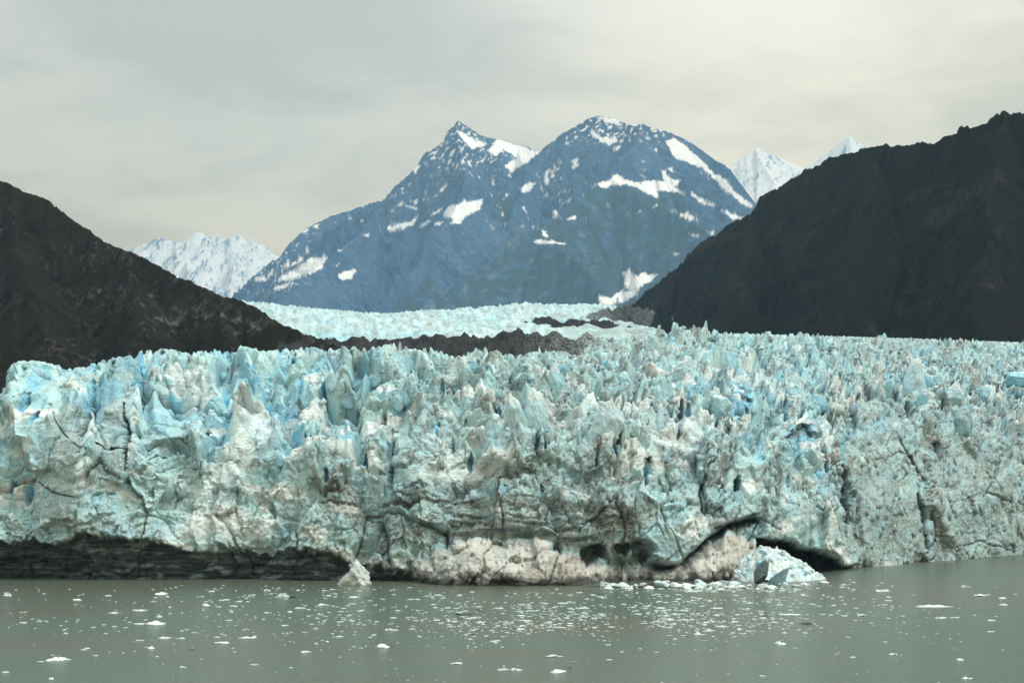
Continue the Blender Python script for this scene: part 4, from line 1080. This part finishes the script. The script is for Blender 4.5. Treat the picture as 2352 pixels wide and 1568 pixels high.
# ------------------------------------------------------------------ floating ice
L7 = lambda x, y: (x * .5, 1263.3 + .5 * y)
L8 = lambda x, y: (1176 + x * .5, 1263.3 + .5 * y)
WHITE = (.03, .12, .75, 0.); GREY = (.35, .1, .3, .1); BLACK = (.5, .0, .0, .8); BLUE = (.0, .5, .5, 0.)
NAMED = [  # (bearing, apparent width, colour, thickness ratio, label)
    (L7(260, 503), 95, WHITE, .16, 'largest smooth white floe near the bottom left corner'), (L7(190, 510), 30, WHITE, .10, 'thin white sliver just left of the largest smooth floe'),
    (L7(728, 339), 80, WHITE, .24, 'bright white floe with a stepped hump, left of centre'), (L7(655, 337), 62, WHITE, .07, 'flat white strip touching the left of the stepped floe'),
    (L7(742, 204), 48, WHITE, .26, 'white floe nearest the black undercut ice, pillow shaped'), (L7(1225, 187), 30, WHITE, .38, 'small upright white floe left of the peaked iceberg'),
    (L7(30, 208), 36, WHITE, .32, 'broken white floe at the left edge of the water'), (L7(693, 450), 30, WHITE, .40, 'round white floe like a ball with a dark underside'),
    (L7(945, 253), 35, WHITE, .30, 'small humped white floe below the undercut ice'), (L7(1487, 252), 52, WHITE, .22, 'white floe with a raised right end below the peaked iceberg'),
    (L7(1375, 266), 42, WHITE, .22, 'flat oval white floe left below the peaked iceberg'), (L7(1473, 296), 28, WHITE, .3, 'small oval white floe under the one with a raised end'),
    (L7(1757, 445), 66, WHITE, .22, 'long pointed white floe below the dense drift left of centre'), (L7(1797, 367), 46, WHITE, .22, 'oval white floe at the upper left of the dense drift'),
    (L7(1135, 402), 66, WHITE, .12, 'long flat pale floe in the left part of the drift'), (L7(1025, 424), 56, WHITE, .16, 'low white floe under the long flat pale one'),
    (L7(2095, 520), 50, WHITE, .16, 'narrow white floe with a tiny horn near the bottom centre'), (L7(845, 538), 32, WHITE, .26, 'small white floe alone near the bottom left'),
    (L7(1405, 467), 38, WHITE, .18, 'slim white floe alone on open green water'), (L7(758, 402), 52, WHITE, .14, 'pair shaped white floe below the stepped one'),
    (L7(1298, 215), 62, GREY, .30, 'grey white jagged floe with three teeth'), (L7(1345, 216), 38, BLACK, .30, 'brown dirty floe touching the jagged three toothed one'),
    (L7(2138, 294), 66, BLACK, .16, 'dark debris covered floe left of the dense drift'), (L7(350, 228), 36, WHITE, .3, 'lumpy white floe in the upper left water'),
    (L7(650, 276), 56, WHITE, .14, 'flat white floe above the stepped one'), (L7(517, 288), 46, WHITE, .12, 'thin flat floe left of the flat white one'),
    (L7(25, 560), 40, WHITE, .18, 'low white floe in the bottom left corner at the edge'), (L7(1170, 527), 46, GREY, .20, 'greyish half sunken floe near the bottom'),
    (L7(2310, 547), 46, GREY, .24, 'grey floe with a dark tail near the bottom centre'), (L7(848, 202), 36, BLACK, .2, 'low brown floe right of the pillow shaped one'),
    (L7(235, 590), 26, WHITE, .36, 'tiny white floe at the bottom edge left'),
    (L8(1235, 430), 56, WHITE, .20, 'clean white bar of ice alone on the right open water'), (L8(195, 487), 72, WHITE, .14, 'long white floe at the bottom centre'),
    (L8(215, 558), 76, WHITE, .18, 'wide white floe lowest at the bottom centre'), (L8(18, 550), 52, WHITE, .2, 'white floe left of the wide lowest one'),
    (L8(937, 268), 46, WHITE, .2, 'grey white floe above the middle of the drift'), (L8(1095, 244), 32, WHITE, .36, 'small humped floe above the right end of the drift'),
    (L8(1603, 300), 36, WHITE, .34, 'small humped white floe right of the drift'), (L8(1975, 312), 48, WHITE, .2, 'white three pointed floe on the right open water'),
    (L8(1940, 257), 132, WHITE, .07, 'longest thin string of white ice on the right'), (L8(2152, 208), 66, WHITE, .14, 'flat white floe near the right edge'),
    (L8(1697, 188), 56, WHITE, .2, 'curved white floe off the dark arch'), (L8(2090, 168), 42, WHITE, .3, 'small peaked floe under the right cliff'),
    (L8(2255, 251), 46, BLUE, .2, 'pale blue floe with a dark end near the right edge'), (L8(2255, 220), 30, WHITE, .3, 'little white floe above the pale blue one'),
    (L8(1350, 336), 56, BLACK, .14, 'dark brown driftwood like floe right of the drift'), (L8(265, 541), 22, BLACK, .34, 'tiny black lump beside the wide lowest floe'),
    (L8(850, 386), 38, WHITE, .44, 'small white floe with a round knob below the drift'), (L8(905, 370), 30, WHITE, .26, 'small white floe right of the knobbed one'),
    (L8(1270, 296), 82, WHITE, .08, 'long thin white floe at the right end of the drift'), (L8(1750, 478), 34, WHITE, .22, 'small white floe alone in the lower right'),
    (L8(2060, 503), 32, WHITE, .24, 'small white floe in the lower right near the edge'), (L8(2090, 590), 42, WHITE, .26, 'white floe at the bottom edge right'),
    (L8(440, 178), 38, BLUE, .4, 'pale block of ice in the black melt pool, left end'), (L8(538, 180), 36, WHITE, .5, 'upright white block in the middle of the black melt pool'),
    (L8(630, 178), 40, WHITE, .4, 'white block right of the upright one in the black pool'), (L8(705, 146), 28, WHITE, .5, 'round white block at the back of the black pool'),
    (L8(805, 165), 112, WHITE, .16, 'long white ledge of ice across the black pool'), (L8(862, 175), 46, WHITE, .34, 'white block in front of the long ledge in the black pool'),
    (L8(908, 176), 20, WHITE, .5, 'smallest white block at the right of the black pool'), (L8(430, 157), 40, GREY, .5, 'crumbly grey lump at the foot of the snow apron'),
    (L7(2180, 158), 44, GREY, .34, 'dirty lump of ice under the left end of the snow apron')]
for i, ((u, v), w, mk, th, lab) in enumerate(NAMED):
    y = float(wy(v)); W = w * .5 * y / FOC
    me = floe_mesh(4000 + i, W * 1.12, max(W * th * .8, .1), 4, mk)
    place('ice_floe', me, (float(sx(u, y)), y, 0.), lab + ' on the water' if len(lab.split()) < 6 else lab, 'ice floe', 'ice floes adrift in front of the glacier', 0.)

CLUSTERS = [(1260, 1425, 300, 22, .30), (1560, 1400, 260, 22, .22), (1700, 1350, 130, 9, .12), (560, 1440, 420, 30, .10), (800, 1365, 380, 16, .10), (1176, 1450, 1100, 80, .16)]
cw_ = np.array([c[4] for c in CLUSTERS]); cw_ /= cw_.sum()


def drift_point(rg):
    while True:
        c = CLUSTERS[rg.choice(len(CLUSTERS), p=cw_)]
        u = rg.normal(c[0], c[2]); v = rg.normal(c[1], c[3])
        lim = np.interp(u, [0, 900, 1000, 1500, 1700, 1900, 1960, 2352], [1340, 1344, 1350, 1350, 1348, 1336, 1318, 1285])
        y_ = wy(v); cl = float(fbm(np.array([sx(u, y_) / 16]), np.array([y_ / 26]), 870, 3)[0])
        if -80 < u < 2430 and lim < v < 1585 and cl > rg.uniform(-.55, .35): return u, v


ZONES = [(lambda u, v: v > 1500, 'small white ice floe alone on the smooth water near the bottom of the view'),
         (lambda u, v: u > 1950, 'small white ice floe drifting off the grey right hand cliff'),
         (lambda u, v: u > 950 and v > 1385, 'small white ice floe among many in the dense drift across the middle of the water'),
         (lambda u, v: u > 950, 'small white ice floe floating just off the snow apron and the fallen heap'),
         (lambda u, v: v < 1400, 'small white ice floe floating below the black undercut ice on the left'),
         (lambda u, v: True, 'small white ice floe in the loose scatter on the left part of the water')]
rg = np.random.default_rng(77)
lib = []
for k in range(14):
    lib.append(floe_mesh(5000 + k, 1., float(rg.uniform(.05, .14)), 3, (float(rg.uniform(0, .15)), .12, float(rg.uniform(.4, .8)), 0.)))
    lib[-1].materials.append(M_ICE); lib[-1].polygons.foreach_set('use_smooth', np.ones(len(lib[-1].polygons), dtype=bool))
for i in range(230):
    u, v = drift_point(rg)
    y = float(wy(v)); w = float(np.clip(rg.lognormal(2.3, .5), 6, 36)) * y / FOC * 1.1
    o = bpy.data.objects.new('ice_floe', lib[i % 14]); COL.objects.link(o)
    o.location = (float(sx(u, y)), y, 0.); o.rotation_euler = (0, 0, float(rg.uniform(0, 6.28))); o.scale = (w, w * .9, w)
    tag(o, [z[1] for z in ZONES if z[0](u, v)][0], 'ice floe', 'ice floes adrift in front of the glacier')
# the finest brash as one mass
bv, bf, n0 = [], [], 0
bat = []
pv, pf = ICO[2]
for i in range(2600):
    u, v = drift_point(rg)
    y = float(wy(v)); w = float(np.clip(rg.lognormal(1.45, .6), 2., 13)) * y / FOC
    s = 1 + .45 * np.sin(pv[:, 0] * 3 + rg.uniform(0, 6)) * np.cos(pv[:, 1] * 3 + rg.uniform(0, 6))
    p = pv * s[:, None] * np.array([w * .55, w * .5, w * .12]) + np.array([float(sx(u, y)), y, .02])
    bv.append(p); bf.append(pf + n0); n0 += len(p)
    bat.append(np.tile(np.array([.9, 0, 0, .7]) if rg.random() < .08 else np.array([.15, .1, .55, 0.]), (len(p), 1)))
o = link('brash_ice', mesh_from(np.concatenate(bv), np.concatenate(bf), np.concatenate(bat)), M_ICE)
tag(o, 'countless tiny specks of brash ice strewn over the water', 'brash ice', kind='stuff')

# ------------------------------------------------------------------ water
m, nt, b = new_mat('silty_water')
p = world_pos(nt, (1, 2.2, 1)); pf_ = world_pos(nt, (1, 1.6, 1))
n1 = noise(nt, .006, 4, .5, p, .5); n2 = noise(nt, .35, 4, .6, pf_); n3 = noise(nt, 1.8, 3, .6, pf_)
c = mixc(nt, ramp(nt, n1, .42, .62), (.074, .106, .086), (.092, .096, .078))
nt.links.new(c, b.inputs['Base Color']); b.inputs['Roughness'].default_value = .2; b.inputs['IOR'].default_value = 1.14
bump(nt, b, math_n(nt, 'ADD', n2, math_n(nt, 'MULTIPLY', n3, .35)), .22, .7)
xs = np.array([-40000., -3000, -600, 0, 600, 3000, 40000]); ysw = np.array([-3000., 0, 300, 700, 2000, 8000, 40000])
Xw, Yw = np.meshgrid(xs, ysw)
o = link('water', mesh_from(np.stack([Xw, Yw, Xw * 0], -1).reshape(-1, 3), grid_faces(7, 7)), m)
tag(o, 'calm silty grey green sea water strewn with ice in the foreground', 'water', kind='structure')

# ------------------------------------------------------------------ air
hz = bpy.data.materials.new('haze'); hz.use_nodes = True; nt = hz.node_tree; nt.nodes.clear()
out = nt.nodes.new('ShaderNodeOutputMaterial'); pv_ = nt.nodes.new('ShaderNodeVolumePrincipled')
pv_.inputs['Color'].default_value = (.275, .475, .655, 1); pv_.inputs['Density'].default_value = 3.4e-5
nt.links.new(pv_.outputs[0], out.inputs['Volume'])
x0, x1, y0, y1, z0, z1 = -13000., 13000., -300., 27000., -40., 5600.
cv = np.array([(x0, y0, z0), (x1, y0, z0), (x1, y1, z0), (x0, y1, z0), (x0, y0, z1), (x1, y0, z1), (x1, y1, z1), (x0, y1, z1)])
cf = np.array([(0, 3, 2, 1), (4, 5, 6, 7), (0, 1, 5, 4), (1, 2, 6, 5), (2, 3, 7, 6), (3, 0, 4, 7)])
o = link('haze', mesh_from(cv, cf), hz, smooth_shade=False)
tag(o, 'thin blue air filling the valley in front of the mountains', 'haze', kind='stuff')

# ------------------------------------------------------------------ sky and light
SUN_EL, SUN_AZ = 52., 72.         # veiled sun, well round to the right
w = bpy.data.worlds.new('World'); SC.world = w; w.use_nodes = True
nt = w.node_tree; bg = nt.nodes['Background']
sky = N(nt, 'ShaderNodeTexSky', sky_type='NISHITA', sun_disc=False, sun_elevation=math.radians(SUN_EL), sun_rotation=math.radians(180 + SUN_AZ))
tc = nt.nodes.new('ShaderNodeTexCoord')
sepx = nt.nodes.new('ShaderNodeSeparateXYZ'); nt.links.new(tc.outputs['Generated'], sepx.inputs[0])
# cloud deck: look direction carried up to a flat layer so the streaks crowd towards the horizon
zz = math_n(nt, 'ADD', math_n(nt, 'MAXIMUM', sepx.outputs[2], 0.0), .20)
cu = nt.nodes.new('ShaderNodeCombineXYZ')
nt.links.new(math_n(nt, 'DIVIDE', sepx.outputs[0], zz), cu.inputs[0]); nt.links.new(math_n(nt, 'DIVIDE', sepx.outputs[1], zz), cu.inputs[1])
mp = N(nt, 'ShaderNodeMapping'); mp.inputs['Scale'].default_value = (1.3, 1.5, 1); mp.inputs['Rotation'].default_value = (0, 0, .2); mp.inputs['Location'].default_value = (.9, 2.3, 0)
nt.links.new(cu.outputs[0], mp.inputs[0])
cn = noise(nt, 1.1, 5, .5, mp.outputs[0], .5)
cn2 = noise(nt, 3.2, 5, .55, mp.outputs[0], .8)
cv_ = math_n(nt, 'ADD', math_n(nt, 'MULTIPLY', cn, .75), math_n(nt, 'MULTIPLY', cn2, .25))
cloud = mixc(nt, ramp(nt, cv_, .38, .60), (5.2, 5.2, 4.8), (7.35, 7.35, 6.9))
cloud = mixc(nt, ramp(nt, sepx.outputs[2], .35, .75), cloud, mixc(nt, 1.0, cloud, (1.95, 1.95, 1.95), 'MULTIPLY'))
cloud = mixc(nt, ramp(nt, sepx.outputs[2], .42, .02), cloud, mixc(nt, 1.0, cloud, (1.26, .95, .53), 'MULTIPLY'))
cloud = mixc(nt, ramp(nt, sepx.outputs[2], .16, .04), cloud, mixc(nt, 1.0, cloud, (1.26, 1.12, .90), 'MULTIPLY'))
cloud = mixc(nt, ramp(nt, sepx.outputs[0], -.04, .16), cloud, mixc(nt, 1.0, cloud, (1.24, 1.22, 1.16), 'MULTIPLY'))
gd = N(nt, 'ShaderNodeVectorMath', operation='DOT_PRODUCT'); gd.inputs[1].default_value = (.13, .966, .223); nt.links.new(tc.outputs['Generated'], gd.inputs[0])
cloud = mixc(nt, ramp(nt, gd.outputs['Value'], .965, 1.0), cloud, mixc(nt, 1.0, cloud, (1.12, 1.105, 1.09), 'MULTIPLY'))
col = mixc(nt, .94, sky.outputs[0], cloud)
nt.links.new(col, bg.inputs[0]); bg.inputs[1].default_value = .15

sl = bpy.data.lights.new('sun', 'SUN'); sl.energy = 2.2; sl.angle = math.radians(11); sl.color = (1, .96, .9)
so = bpy.data.objects.new('sun', sl); COL.objects.link(so)
el, az = math.radians(SUN_EL), math.radians(SUN_AZ)
dirv = Vector((math.sin(az) * math.cos(el), -math.cos(az) * math.cos(el), math.sin(el)))   # towards the sun
so.rotation_euler = dirv.to_track_quat('Z', 'Y').to_euler(); so.location = (0, -100, 400)

cam = bpy.data.cameras.new('camera'); cam.sensor_width = 36; cam.lens = FOC / 2352 * 36; cam.shift_y = (VH - 784) / 2352
cam.clip_start = 1; cam.clip_end = 80000
co = bpy.data.objects.new('camera', cam); COL.objects.link(co); co.location = (0, 0, CAM_H); co.rotation_euler = (math.radians(90), 0, 0)
SC.camera = co
SC.view_settings.view_transform = 'Standard'; SC.view_settings.look = 'None'; SC.view_settings.gamma = 1; SC.view_settings.exposure = -.05
SC.cycles.max_bounces = 6; SC.cycles.diffuse_bounces = 4; SC.cycles.volume_bounces = 1
SC.cycles.use_denoising = True
